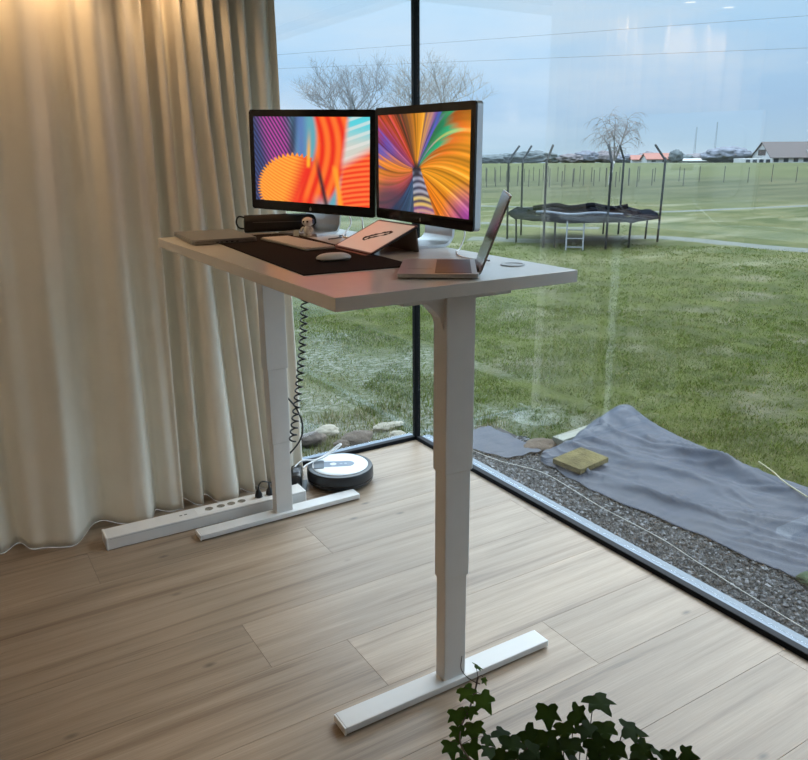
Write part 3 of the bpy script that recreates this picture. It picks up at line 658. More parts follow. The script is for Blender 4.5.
# ------------------------------------------------------------------ ivy on its stand (foreground)
PX, PY = -1.60, -2.93
def side_table():
    t = thing('plant_stand', 'low round black plant stand under the ivy pot', 'plant stand', (PX, PY, 0))
    obj('stand_top', lt([(0, .53), (.15, .53), (.155, .535), (.155, .545), (.15, .55), (0, .55)], 48), mat('dark_stained_wood', (.05, .035, .025), .5), t)
    for k in range(3):
        a = k*2*PI/3+.4; obj('leg', tb([(.11*math.cos(a), .11*math.sin(a), .53), (.15*math.cos(a), .15*math.sin(a), 0)], [.012, .009], 10), BLACKM, t, smooth=True)
side_table()
def leaf_pts(s):
    o = [(0, 0), (.16, -.10), (.36, -.12), (.52, .02), (.40, .20), (.56, .42), (.54, .56), (.30, .50), (.20, .62), (.10, .86), (0, 1.0)]
    o = o + [(-x, y) for x, y in o[::-1][1:-1]]
    return [(x*s, y*s) for x, y in o]
def build_ivy():
    t = thing('potted_ivy', 'trailing ivy with dark lobed leaves in a pot, in the foreground', 'plant', (PX, PY, .55))
    B = Vector((PX, PY, .55))
    obj('pot', lt([(0, 0), (.052, 0), (.068, .10), (.072, .105), (.072, .118), (.064, .118), (.058, .104), (0, .102)], 40), mat('terracotta', (.33, .14, .08), .8), t)
    obj('soil', lt([(0, .108), (.060, .106), (.060, .100), (0, .100)], 30), mat('potting_soil', (.03, .02, .014), .95, bump=.5, bump_scale=150), t)
    V = []; Fc = []; Cc = []; bs = bmesh.new()
    soil = B+Vector((0, 0, .11))
    def leaf(P, s, yaw, pitch, roll, col):
        M = Matrix.Translation(P) @ Matrix.Rotation(yaw, 4, 'Z') @ Matrix.Rotation(pitch, 4, 'X') @ Matrix.Rotation(roll, 4, 'Y')
        pts = leaf_pts(s*.92); n = len(pts); i = len(V); jit = [random.uniform(.9, 1.1) for _ in pts]
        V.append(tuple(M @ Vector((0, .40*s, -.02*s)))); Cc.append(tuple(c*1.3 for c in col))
        for (x, y), j in zip(pts, jit):
            x *= j; zz = -.22*abs(x)**1.3/s**.3*1.0+.10*(y/s-.4)**2*s*-1.5
            V.append(tuple(M @ Vector((x, y, zz)))); Cc.append(col)
        for k in range(n): Fc.append((i, i+1+k, i+1+(k+1) % n))
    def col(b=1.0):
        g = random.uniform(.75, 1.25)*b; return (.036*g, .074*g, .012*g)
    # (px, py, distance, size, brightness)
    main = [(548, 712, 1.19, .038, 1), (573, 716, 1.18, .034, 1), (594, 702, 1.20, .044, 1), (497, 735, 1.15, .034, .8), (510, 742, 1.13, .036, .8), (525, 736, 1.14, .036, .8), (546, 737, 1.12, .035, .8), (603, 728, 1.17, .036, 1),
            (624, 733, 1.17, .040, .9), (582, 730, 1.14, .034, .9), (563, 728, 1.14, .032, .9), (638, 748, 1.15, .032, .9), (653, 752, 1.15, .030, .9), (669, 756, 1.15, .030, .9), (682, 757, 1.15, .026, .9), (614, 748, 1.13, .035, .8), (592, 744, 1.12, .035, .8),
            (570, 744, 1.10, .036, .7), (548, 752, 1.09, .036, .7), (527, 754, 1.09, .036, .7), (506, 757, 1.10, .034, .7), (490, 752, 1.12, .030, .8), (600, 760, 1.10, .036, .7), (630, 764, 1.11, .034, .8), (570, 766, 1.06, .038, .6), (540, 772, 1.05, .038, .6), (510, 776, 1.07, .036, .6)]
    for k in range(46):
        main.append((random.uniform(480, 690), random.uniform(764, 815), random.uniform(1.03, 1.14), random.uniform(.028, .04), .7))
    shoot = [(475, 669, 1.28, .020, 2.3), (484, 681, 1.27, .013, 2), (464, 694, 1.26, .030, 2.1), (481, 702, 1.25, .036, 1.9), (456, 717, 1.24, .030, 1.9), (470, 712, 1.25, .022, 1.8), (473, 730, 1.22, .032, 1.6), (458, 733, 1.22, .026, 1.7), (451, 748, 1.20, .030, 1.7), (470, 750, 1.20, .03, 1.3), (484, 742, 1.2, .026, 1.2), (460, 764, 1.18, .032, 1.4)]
    def P3(x, y, d): return CAM+ray(x, y).normalized()*d
    stem_top = [P3(x, y, d) for x, y, d in ((478, 677, 1.28), (474, 695, 1.27), (468, 712, 1.25), (461, 728, 1.23), (461, 745, 1.20), (475, 765, 1.17), (500, 785, 1.13))]
    tube(bs, spline(stem_top[::-1] if False else [soil-Vector((.03, -.02, .006))]+stem_top[::-1], 5), .0014, 5)
    tube(bs, spline([P3(x, y, d) for x, y, d in ((480, 684, 1.275), (473, 681, 1.275), (466, 676, 1.28), (461, 668, 1.285), (462, 656, 1.29))], 5), .0008, 5)
    for x, y, d, s, b in shoot:
        P = P3(x, y-s*220, d); leaf(P, s, random.uniform(-.9, .9)+PI+.3, random.uniform(.5, .95)*-1, random.uniform(-.4, .4), col(b))
        q = min(stem_top, key=lambda v: (v-P).length); tube(bs, [P, (P+q)/2+Vector((0, 0, .004)), q], .0006, 4)
    for x, y, d, s, b in main:
        P = P3(x, y-s*160, d)
        leaf(P, s, PI+random.uniform(-1.0, 1.0), -random.uniform(.1, .8), random.uniform(-.5, .5), col(b))
        q = soil+Vector(((P.x-soil.x)*.3, (P.y-soil.y)*.3, -.004)); mid = (P*.6+q*.4)+Vector((0, 0, -.012))
        if y < 790: tube(bs, spline([P, mid, q], 3), .0009, 4)
    V = [tuple(Vector(v)-B) for v in V]
    o = obj('foliage', (V, [], Fc), attr_mat('ivy_leaf', 'leafcol', .6, trans=.32, spec=.12), t, smooth=True); color_attr(o.data, 'leafcol', np.array(Cc))
    bmesh.ops.translate(bs, vec=-B, verts=bs.verts); obj('stems', bs, mat('ivy_stem', (.07, .045, .025), .6), t)
build_ivy()

# ================================================================== GARDEN
def ground_mat():
    mt = bpy.data.materials.new('meadow_ground'); mt.use_nodes = True; nt = mt.node_tree; N = nt.nodes; L = nt.links; b = N['Principled BSDF']
    b.inputs['Roughness'].default_value = .95; b.inputs['Specular IOR Level'].default_value = .15
    tc = N.new('ShaderNodeTexCoord'); P = tc.outputs['Object']
    def nz(scale, st=(1, 1, 1), det=5, rough=.6, rot=0):
        mp = N.new('ShaderNodeMapping'); mp.inputs['Scale'].default_value = st; mp.inputs['Rotation'].default_value = (0, 0, rot); L.new(P, mp.inputs[0])
        n = N.new('ShaderNodeTexNoise'); n.inputs['Scale'].default_value = scale; n.inputs['Detail'].default_value = det; n.inputs['Roughness'].default_value = rough; L.new(mp.outputs[0], n.inputs['Vector']); return n.outputs['Fac']
    def rng_(f, a, b_, lo=0, hi=1):
        mr = N.new('ShaderNodeMapRange'); mr.inputs[1].default_value = a; mr.inputs[2].default_value = b_; mr.inputs[3].default_value = lo; mr.inputs[4].default_value = hi; L.new(f, mr.inputs[0]); return mr.outputs[0]
    def mix(f, c1, c2):
        m_ = N.new('ShaderNodeMixRGB'); L.new(f, m_.inputs[0])
        for k, c in ((1, c1), (2, c2)):
            if isinstance(c, tuple): m_.inputs[k].default_value = (*c, 1)
            else: L.new(c, m_.inputs[k])
        return m_.outputs[0]
    vm = N.new('ShaderNodeVectorMath'); vm.operation = 'DISTANCE'; vm.inputs[1].default_value = (CAM.x, CAM.y, 0); L.new(P, vm.inputs[0]); D = vm.outputs['Value']
    sp = N.new('ShaderNodeSeparateXYZ'); L.new(P, sp.inputs[0])
    near = mix(rng_(nz(3.0), .42, .60), (.034, .043, .008), (.060, .071, .013))
    near = mix(rng_(nz(1.1, det=6), .54, .72), near, (.115, .105, .070))
    near = mix(rng_(nz(26, det=7, rough=.8), .53, .64), near, (.11, .10, .05))
    # thin, grey stubbled grass behind the back window
    lx = N.new('ShaderNodeMath'); lx.operation = 'ADD'; L.new(sp.outputs['X'], lx.inputs[0])
    wob = rng_(nz(.8), .3, .7, -1.2, 1.2); L.new(wob, lx.inputs[1])
    thin = mix(rng_(nz(16, (1, 1.6, 1), det=8, rough=.85), .47, .55), (.055, .070, .030), (.20, .205, .17))
    thin = mix(rng_(nz(.9), .45, .6), thin, (.075, .085, .035))
    near = mix(rng_(lx.outputs[0], 1.6, .2), near, thin)
    rough_ = mix(rng_(nz(.55, (1, 1, 1), det=6, rough=.7), .42, .62), (.044, .056, .014), (.092, .092, .034))
    rough_ = mix(rng_(nz(.16, (1, 4, 1), det=5, rot=.4), .52, .66), rough_, (.15, .145, .085))
    vin = mix(rng_(nz(.12, (1, 5, 1), det=4, rot=.6), .42, .6), (.038, .046, .018), (.072, .074, .034))
    fld = mix(rng_(nz(.05, (1, 3, 1), det=3, rot=.6), .35, .65), (.056, .066, .022), (.080, .088, .032))
    c = mix(rng_(D, 10.5, 14), near, rough_); c = mix(rng_(D, 26, 34), c, vin); c = mix(rng_(D, 47, 60), c, fld)
    L.new(c, b.inputs['Base Color'])
    bp = N.new('ShaderNodeBump'); L.new(rng_(D, 8, 16, .9, 0), bp.inputs['Strength']); bp.inputs['Distance'].default_value = .04; L.new(nz(14, det=6, rough=.7), bp.inputs['Height']); L.new(bp.outputs[0], b.inputs['Normal'])
    return mt
def gz(x, y):
    D = math.hypot(x-CAM.x, y-CAM.y)
    z = GZ-.015+.022*noise.noise(Vector((x*.9, y*.9, 0)))+.010*noise.noise(Vector((x*4, y*4, 5)))
    if x < 1.9 and y < .35: z = min(z, GZ-.006) if x > .0 else GZ-.03
    if D > 24: z = GZ-.015+.05*noise.noise(Vector((x*.12, y*.12, 0)))
    if D > 105: z -= (D-105)*.0157
    return z
def build_ground():
    V = []; Fc = []; radii = list(np.geomspace(1.2, 1500, 150)); na = 150; a0, a1 = math.radians(-8), math.radians(150)
    c0 = (CAM.x, CAM.y)
    for r in radii:
        for k in range(na+1):
            a = a0+(a1-a0)*k/na; x = c0[0]+r*math.cos(a); y = c0[1]+r*math.sin(a); V.append((x, y, gz(x, y)))
    # drop faces under the house
    for i in range(len(radii)-1):
        for k in range(na):
            q = (i*(na+1)+k, i*(na+1)+k+1, (i+1)*(na+1)+k+1, (i+1)*(na+1)+k)
            if all(V[j][0] < .02 and V[j][1] < .02 for j in q): continue
            Fc.append(q)
    o = struct(obj('ground', (V, [], Fc), ground_mat(), smooth=True))
build_ground()
def vnoise(x, y, s, seed=0):
    return np.array([noise.noise(Vector((a*s, b*s, seed))) for a, b in zip(x, y)])
CLN = [(.58, -.44), (.545, -.75), (.54, -1.02), (.60, -1.50), (.61, -1.84), (.63, -2.10), (.62, -3.3)]
CLF = [(.68, -.36), (1.05, -.29), (1.60, -.12), (1.58, -.58), (1.50, -1.05), (1.52, -1.50), (1.5, -2.9)]
def on_cloth(x, y):
    if x < .45: return False
    if y > -.30 and x < 1.5: return x > .5 and y < .16 and x < .66
    fx = np.interp(-y, [.1, .3, .58, 1.05, 1.5, 2.9], [1.64, 1.60, 1.58, 1.50, 1.52, 1.5])
    return x < fx+.02
def build_grass():
    V = []; Fc = []; Cc = []; n = 0
    az0, az1 = .24, 1.10
    M = 170000
    r = np.sqrt(rng.uniform(3.6**2, 15.5**2, M*2)); r = np.where(rng.random(M*2) < .5, rng.uniform(3.4, 9, M*2), r)
    az = rng.uniform(-.03, 1.12, M*2)
    x = CAM.x+r*np.sin(az); y = CAM.y+r*np.cos(az)
    ok = (x > .12) | (y > .16); x, y, r = x[ok], y[ok], r[ok]
    d1 = vnoise(x, y, 1.3, 1); d2 = vnoise(x, y, 5.0, 9)
    thin = (x + .8*vnoise(x, y, .8, 4)) < .9
    dens = np.clip(.62+.9*d1+.7*d2, .12, 1); dens = np.where(thin & (y > 1.0), dens*.42, dens)
    keep = rng.random(len(x)) < dens; x, y, r, d1, d2, thin = [q[keep] for q in (x, y, r, d1, d2, thin)]
    x, y, r, d1, d2, thin = [q[:M] for q in (x, y, r, d1, d2, thin)]
    for i in range(len(x)):
        X, Y = float(x[i]), float(y[i])
        if X < .62 and Y < .18 or on_cloth(X, Y) or (.2 < X < .75 and Y < .12): continue
        h = random.uniform(.012, .030)*(1+.7*max(0, d2[i])); w = random.uniform(.0016, .003)*(1+r[i]/9); a = random.uniform(0, PI); l = random.uniform(.2, 1.0)*h; b = random.uniform(0, 2*PI)
        if Y > .15 and Y < 1.1 and X < .9: h *= 1.7
        z = gz(X, Y)-.004
        V += [(X-w*math.cos(a), Y-w*math.sin(a), z), (X+w*math.cos(a), Y+w*math.sin(a), z), (X+l*math.cos(b), Y+l*math.sin(b), z+h)]
        Fc.append((n, n+1, n+2)); n += 3
        t = random.random(); g = random.uniform(.7, 1.3)
        if (thin[i] and t < .38) or t < .10: c = (.22*g, .20*g, .10*g)
        elif t > .8: c = (.115*g, .150*g, .018*g)
        else: c = (.072*g, .098*g, .012*g)
        Cc += [c]*3
    o = obj('grass', (V, [], Fc), attr_mat('grass_blades', 'bladecol', .75, trans=.25, spec=.2)); color_attr(o.data, 'bladecol', np.array(Cc))
    tag(o, 'short patchy green grass of the lawn outside the windows', 'grass', kind='stuff')
build_grass()
def build_gravel():
    V = []; Fc = []; Cc = []; n = 0
    base = np.array([(1, 0, 0), (-1, 0, 0), (0, 1, 0), (0, -1, 0), (0, 0, 1), (0, 0, -1)], float); F8 = [(0, 2, 4), (2, 1, 4), (1, 3, 4), (3, 0, 4), (2, 0, 5), (1, 2, 5), (3, 1, 5), (0, 3, 5)]
    for i in range(17000):
        X = random.uniform(.15, .78); Y = random.uniform(-3.0, .16)
        if Y > -.05 and X > .5: continue
        s = random.uniform(.005, .0115); P = base*np.array([s*random.uniform(.8, 1.5), s*random.uniform(.8, 1.3), s*random.uniform(.5, .9)])+rng.normal(0, s*.18, (6, 3))
        a = random.uniform(0, PI); R = np.array([[math.cos(a), -math.sin(a), 0], [math.sin(a), math.cos(a), 0], [0, 0, 1]]); P = P@R.T + np.array([X, Y, GZ+random.uniform(-.004, .006)])
        V += P.tolist(); Fc += [tuple(n+k for k in f) for f in F8]; n += 6
        g = random.choice([.018, .025, .035, .045, .07, .17]); Cc += [(g, g*1.02, g*1.08)]*6
    o = obj('gravel', (V, [], Fc), attr_mat('gravel_stone', 'stonecol', .7)); color_attr(o.data, 'stonecol', np.array(Cc))
    tag(o, 'dark grey gravel strip along the glass wall', 'gravel', kind='stuff')
    b = struct(obj('ground_gravel_bed', bx((.42, -1.45, GZ-.014), (.66, 3.4, .022)), mat('gravel_bed', (.02, .02, .022), .9, bump=.5, bump_scale=90)))
build_gravel()
def sheet(name, Npts, Fpts, hfun, m, label, cat, ns=150, nt_=70):
    A = spline([(*p, 0) for p in Npts], 30); B = spline([(*p, 0) for p in Fpts], 30); n = len(A); V = []
    for i in range(n):
        for j in range(nt_+1):
            t = j/nt_; p = A[i].lerp(B[i], t); s = i/(n-1)*(len(Npts)-1)
            ex = .02*noise.noise(Vector((s*3, t*4, 9)))
            V.append((p.x+ex, p.y+ex, GZ+hfun(s, t, p)))
    W = nt_+1; Fc = [(i*W+j, i*W+j+1, (i+1)*W+j+1, (i+1)*W+j) for i in range(n-1) for j in range(nt_)]
    o = obj(name, (V, [], Fc), m, smooth=True); so_ = o.modifiers.new('t', 'SOLIDIFY'); so_.thickness = .0015; return tag(o, label, cat)
def ridge(v, k): return (1-abs(noise.noise(v)*2))**k if abs(noise.noise(v)*2) < 1 else 0
def cloth_h(s, t, p):
    e = min(1, t*6)*min(1, (1-t)*5+.25)
    h = .012+.020*noise.noise(p*2.2)*e+.026*max(0, ridge(Vector((p.x*3.2+p.y*.5, p.y*.7, 3)), 6))*e+.016*max(0, ridge(Vector((p.x*6+p.y*2.6, p.y*1.2, 8)), 6))*e+.007*max(0, ridge(Vector((p.x*5-p.y*4, p.y*5+p.x*6, 2)), 5))*e+.002*noise.noise(p*14)
    h += .075*math.exp(-((s-2.05)/.38)**2-((t-.90)/.16)**2)
    h += .055*math.exp(-((t-.80-.04*math.sin(s*2))/.10)**2)*min(1, max(0, s-2))
    h += .05*math.exp(-((s-1.3)/.5)**2-((t-.95)/.2)**2)
    return max(h, .008)
cloth_m = mat('grey_blue_geotextile', (.019, .029, .050), .55, noise_amt=.14, noise_scale=7, bump=.12, bump_scale=260, spec=.3)
sheet('ground_cloth', CLN, CLF, cloth_h, cloth_m, 'large crumpled grey-blue ground sheet between gravel and lawn', 'ground sheet')
sheet('ground_cloth', [(.40, .17), (.33, .02), (.36, -.16), (.44, -.33)], [(.66, .15), (.66, -.02), (.66, -.2), (.66, -.36)], lambda s, t, p: .020+.010*noise.noise(p*6)+.010*t, cloth_m, 'small flat scrap of grey-blue ground sheet near the window corner', 'ground sheet')
o = bx((0, 0, .014), (.25, .20, .032), .004)
o = obj('paving_slab', o, mat('mossy_yellow_stone', (.115, .095, .042), .95, noise_amt=.45, noise_scale=14, bump=.8, bump_scale=60, spec=.1), loc=(.712, -.632, GZ+.036)); o.rotation_euler = (.02, -.03, .12)
tag(o, 'mossy yellowish square paving slab lying on the gravel edge', 'paving slab')
o = obj('timber_offcut', bx((0, 0, .03), (.52, .085, .05), .003), mat('weathered_pale_board', (.19, .19, .15), .85, noise_amt=.15, stretch=(1, 8, 1)), loc=(1.09, -.285, GZ-.0)); o.rotation_euler.z = .10
tag(o, 'pale weathered board lying in the grass behind the slab', 'board')
def lump(name, c, s, m, label, cat, seed=0, rough_=.25, group=None):
    bm = bmesh.new(); bmesh.ops.create_icosphere(bm, subdivisions=4, radius=1)
    for v in bm.verts:
        q = v.co*1.3+Vector((seed*3.1, seed, 0)); k = 1+rough_*noise.noise(q)+rough_*.5*noise.noise(q*2.6); v.co = Vector((v.co.x*s[0]*k, v.co.y*s[1]*k, v.co.z*s[2]*k))
    o = obj(name, bm, m, smooth=True, loc=c); return tag(o, label, cat, group)
stone = mat('pale_field_stone', (.27, .245, .19), .9, noise_amt=.3, noise_scale=12, bump=.6, bump_scale=40)
stone2 = mat('brown_field_stone', (.08, .06, .046), .9, noise_amt=.3, noise_scale=12, bump=.6, bump_scale=40)
for i, (px, py, sx, sy, sz, mm, lab) in enumerate([(328, 432, .10, .08, .045, stone, 'pale flat stone in the grass behind the robot vacuum'), (357, 441, .13, .09, .075, stone2, 'dark brown rounded stone just outside the back window'),
        (388, 427, .14, .06, .035, stone, 'long flat pale stone near the window corner'), (397, 436, .07, .06, .04, stone, 'small pale stone beside the window corner post'), (312, 441, .12, .09, .06, stone2, 'broad brown stone beside the hanging coiled lead'),
        (343, 445, .08, .06, .04, stone2, 'small dark stone at the foot of the back window')]):
    p = at_z(px, py, GZ); lump('stone', (p.x, max(p.y, .26), GZ+sz*.15), (sx*.8, sy*.8, sz*.75), mm, lab, 'stone', i+1)
p = at_z(532, 447, GZ); lump('soil_mound', (.72, -.26, GZ), (.12, .08, .05), mat('brown_soil', (.09, .065, .045), .95, bump=.6, bump_scale=60), 'small mound of brown soil beside the slab', 'soil', 9)
p = at_z(800, 590, GZ); lump('mossy_stone', (.655, -2.035, GZ+.018), (.05, .05, .022), mat('dark_moss', (.035, .055, .022), .95, bump=.6, bump_scale=60), 'green mossy stone on the gravel at the right edge', 'stone', 12)
cable('cord', [(.33, .02, GZ+.014), (.37, -.30, GZ+.013), (.47, -.60, GZ+.015), (.43, -1.06, GZ+.013), (.42, -1.45, GZ+.015), (.385, -1.70, GZ+.013), (.34, -2.0, GZ+.015), (.30, -2.4, GZ+.014)], .0018, mat('pale_cord', (.5, .49, .45), .7), 'pale cord lying along the gravel strip')
cable('twig', [(1.43, -1.26, GZ+.10), (1.40, -1.37, GZ+.085), (1.33, -1.48, GZ+.085), (1.27, -1.64, GZ+.08)], .004, mat('dry_twig', (.36, .33, .22), .8), 'dry pale twig resting on the crumpled ground sheet', 'twig')
# pale flat path and wet strips beyond the trampoline
def ribbon(name, pts, w, m, n=8):
    P = spline([(a, b, 0) for a, b in pts], n); V = []; Fc = []
    for i, p in enumerate(P):
        t = (P[min(i+1, len(P)-1)]-P[max(0, i-1)]).normalized(); nn = Vector((-t.y, t.x, 0)); ww = w*(1+.35*noise.noise(p*.7))
        for k in range(5):
            q = p+nn*ww*(k/4-.5)+nn*.06*noise.noise(p*3+Vector((k, 0, 0))); V.append((q.x, q.y, max(gz(q.x, q.y), GZ-.02)+.012-.02*(k in (0, 4))))
    for i in range(len(P)-1):
        for k in range(4): Fc.append((i*5+k, i*5+k+1, (i+1)*5+k+1, (i+1)*5+k))
    return struct(obj(name, (V, [], Fc), m, smooth=True))
pm = mat('pale_gravel_path', (.075, .085, .068), .85, noise_amt=.2, noise_scale=5)
W2 = lambda l: [tuple(at_z(x, y, GZ)[:2]) for x, y in l]
ribbon('ground_path', W2([(470, 238), (560, 240), (650, 236), (730, 243), (820, 251), (900, 262)]), .75, pm)
ribbon('ground_path_far', W2([(470, 206), (520, 207), (650, 211), (740, 208), (860, 204)]), .45, pm)
ribbon('ground_wet_strip', W2([(480, 222), (540, 226), (600, 228)]), .45, pm)

# trampoline ---------------------------------------------------------
def trampoline():
    C0 = at_d(582, 213, 15.9); cx, cy = C0.x, C0.y; zr = .44; Rr = 1.40
    t = thing('trampoline', 'round black garden trampoline with bent net poles and no net', 'trampoline', (cx, cy, GZ))
    h = zr-GZ; ringm = mat('grey_steel_tube', (.02, .022, .025), .6, spec=.2)
    f = Vector((cx-CAM.x, cy-CAM.y, 0)).normalized(); rgt = Vector((f.y, -f.x, 0))
    circ = [(rgt*math.sin(a)-f*math.cos(a)) for a in [2*PI*k/48 for k in range(49)]]
    obj('frame_ring', tb([c*Rr+Vector((0, 0, h-.07)) for c in circ], .022, 8), ringm, t, smooth=True)
    bm = bmesh.new(); rows = []
    for r, dzz in ((1.46, -.06), (1.45, .0), (1.36, .045), (1.22, .03), (1.12, .0)):
        rows.append([bm.verts.new(circ[k]*r*(1+.012*noise.noise(circ[k]*6))+Vector((0, 0, h-.02+dzz+.045*noise.noise(circ[k]*3+Vector((r*2, 0, 0)))+.05*noise.noise(circ[k]*7)))) for k in range(48)])
    for a, b in zip(rows, rows[1:]):
        for k in range(48): bm.faces.new((a[k], a[(k+1) % 48], b[(k+1) % 48], b[k]))
    obj('edge_pad', bm, mat('worn_dark_blue_pad', (.010, .012, .016), .9, noise_amt=.5, noise_scale=3, spec=0), t, smooth=True)
    obj('jumping_mat', lt([(0, h-.10), (.5, h-.085), (1.13, h-.01), (1.13, h-.016), (0, h-.11)], 48), mat('black_mesh_mat', (.008, .008, .010), .9, spec=0), t, smooth=True)
    lightm = mat('pale_folded_net', (.10, .12, .15), .6)
    obj('folded_net', tb(spline([(rgt*x-f*(1.02+.05*math.sin(x*9)-abs(x)*.28)+Vector((0, 0, h+.035+.02*math.sin(x*7)))) for x in np.linspace(-.85, .75, 9)], 5), .028, 7), lightm, t, smooth=True)
    obj('folded_net', tb(spline([(rgt*x+f*(.9-abs(x)*.3)+Vector((0, 0, h+.05+.03*math.sin(x*8)))) for x in np.linspace(-1.0, .9, 9)], 5), .05, 7), MATS['black_mesh_mat'], t, smooth=True)
    for deg in (-92, -122, -27, 18, 88, 148):
        a = math.radians(deg); d = rgt*math.sin(a)-f*math.cos(a)
        o = obj('net_pole', tb(spline([d*1.47+Vector((0, 0, .0)), d*1.48+Vector((0, 0, h)), d*1.49+Vector((0, 0, h+.95)), d*1.46+Vector((0, 0, h+1.02)), d*1.28+Vector((0, 0, h+1.27))], 4), .021, 8), ringm, t, smooth=True)
    for deg in (-65, -20, 40, 110, 160, 215):
        a = math.radians(deg); d = rgt*math.sin(a)-f*math.cos(a)
        obj('leg', tb([d*1.38+Vector((0, 0, h-.07)), d*1.36+Vector((0, 0, .0))], .019, 8), ringm, t, smooth=True)
    l = obj('ladder', tb([rgt*-.25-f*1.42+Vector((0, 0, h-.06)), rgt*-.25-f*1.62], .014, 6), mat('light_steel', (.14, .15, .16), .6), t)
    bm = bmesh.new(); tube(bm, [rgt*.05-f*1.42+Vector((0, 0, h-.06)), rgt*.05-f*1.62], .014, 6)
    for k in (.3, .6, .9): tube(bm, [rgt*-.25-f*(1.42+.2*k)+Vector((0, 0, (h-.06)*(1-k))), rgt*.05-f*(1.42+.2*k)+Vector((0, 0, (h-.06)*(1-k)))], .012, 6)
    obj('ladder_rungs', bm, MATS['light_steel'], l)
trampoline()

# trees ---------------------------------------------------------------
def bare_tree(name, base, H, W, label, seed, barkc, twigs=5, droop=0, lean=0, trunk_r=None, levels=5, pale=None):
    R = random.Random(seed); V = []; Fc = []; stV = []
    bm_t = bmesh.new()
    def seg(P, Q, r0, r1, n=3):
        d = (Q-P).normalized(); u = d.orthogonal().normalized(); v = d.cross(u); i = len(V)
        for p, r in ((P, r0), (Q, r1)):
            for k in range(n): V.append(tuple(p+(u*math.cos(2*PI*k/n)+v*math.sin(2*PI*k/n))*r))
        for k in range(n): Fc.append((i+k, i+(k+1) % n, i+n+(k+1) % n, i+n+k))
    def grow(P, d, L_, r, lv):
        steps = 3; q = P
        for s in range(steps):
            d = (d+Vector((R.uniform(-1, 1), R.uniform(-1, 1), R.uniform(-.6, .8)))*.16).normalized()
            if lv >= levels-1: d = (d+Vector((0, 0, -droop))).normalized()
            q2 = q+d*(L_/steps); seg(q, q2, r*(1-.22*s), r*(1-.22*(s+1))); q = q2
            if lv < levels and s >= 0 and (s > 0 or lv > 0):
                nb = twigs if lv > 0 else 3
                for b in range(nb if s == steps-1 else max(1, nb//2)):
                    ax = Vector((R.uniform(-1, 1), R.uniform(-1, 1), R.uniform(-.15, .8))).normalized()
                    nd = (d*.75+ax*R.uniform(.55, 1.0)*W).normalized()
                    grow(q, nd, L_*R.uniform(.55, .78), max(r*.5, .006), lv+1)
    tr = trunk_r or H*.022; th = H*.30
    t = thing(name, label, 'tree', base)
    pts = [Vector((0, 0, -.3)), Vector((lean*.3, 0, th*.5)), Vector((lean, 0, th))]
    obj('trunk', tb(spline(pts, 4), [tr*1.25]+[tr]*7+[tr*.85], 9), pale or mat(barkc[0], barkc[1], .9, noise_amt=.2), t, smooth=True)
    for b in range(4):
        a = b*PI/2+R.uniform(-.5, .5); grow(pts[-1], Vector((math.cos(a)*.55*W, math.sin(a)*.55*W, 1)).normalized(), H*.27, tr*.6, 1)
    # normalise height
    mx = max(v[2] for v in V); k = (H-th)/(mx-th)
    V2 = [(v[0]*min(1.3, k), v[1]*min(1.3, k), th+(v[2]-th)*k) for v in V]
    obj('branches', (V2, [], Fc), mat(barkc[0], barkc[1], .9, noise_amt=.2), t)
    return t
def base_at(px, D, ztop_py):
    p = at_d(px, 160, D); z = gz(p.x, p.y); top = at_d(px, ztop_py, D).z; return (p.x, p.y, z), top-z
b, H = base_at(352, 52, 46); bare_tree('bare_tree', b, H, 1.3, 'wide bare winter tree left of the corner post, above the left display', 11, ('grey_brown_bark', (.20, .185, .18)), 3, levels=5)
b, H = base_at(428, 60, 50); bare_tree('bare_tree', b, H, 1.3, 'bare winter tree behind the window corner post, above the right display', 21, ('pale_brown_bark', (.27, .235, .20)), 3, levels=5)
b, H = base_at(611, 42, 106); bare_tree('birch_tree', b, H, 1.0, 'slender weeping birch with mottled white trunk beyond the trampoline', 5, ('birch_twig_bark', (.24, .21, .20)), 3, droop=.5, lean=.2, levels=4, trunk_r=.075, pale=mat('mottled_birch_bark', (.42, .41, .38), .8, noise_amt=.8, noise_scale=9))
# vineyard posts
pmat = mat('weathered_post_wood', (.09, .085, .075), .9); first = None; k = 0
for row, (ty, D) in enumerate(((168, 46), (170, 40))):
    for px in range(486, 800 if row == 0 else 700, 8 if row == 0 else 11):
        if px > 645 and (px*7) % 3: continue
        px2 = px+random.uniform(-2, 2); p = at_d(px2, 170, D+random.uniform(-1, 1)); z = gz(p.x, p.y); h = random.uniform(.75, 1.0)
        if first is None:
            o = first = obj('fence_post', tb([(0, 0, -.15), (0, 0, .95)], .022, 6), pmat)
            tag(o, 'thin dark post of the fence rows in the far meadow', 'post', 'thin fence posts across the meadow')
        else: o = first.copy(); COL.objects.link(o)
        o.location = (p.x, p.y, z); o.scale.z = h
# horizon trees
def hedge_tree(px, D, top, wpx, seed, c):
    p = at_d(px, 158, D); z = gz(p.x, p.y); H = at_d(px, top, D).z-z; wd = wpx*D/FPX*.95
    bm = bmesh.new(); bmesh.ops.create_icosphere(bm, subdivisions=4, radius=1)
    for v in bm.verts:
        q = v.co*2.2+Vector((seed, seed*2, 0)); k_ = 1+.30*noise.noise(q)+.16*noise.noise(q*3)+.10*noise.noise(q*8); v.co = Vector((v.co.x*wd/2*k_, v.co.y*wd/2*k_, H*.5+v.co.z*H*.5*k_))
    o = obj('distant_tree', bm, mat(c[0], c[1], 1, noise_amt=.35, noise_scale=.8, spec=0), smooth=True, loc=(p.x, p.y, z)); o.rotation_euler.z = seed; return o
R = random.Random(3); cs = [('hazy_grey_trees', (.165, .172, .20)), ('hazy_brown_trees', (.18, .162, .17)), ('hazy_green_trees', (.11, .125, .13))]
px = 290
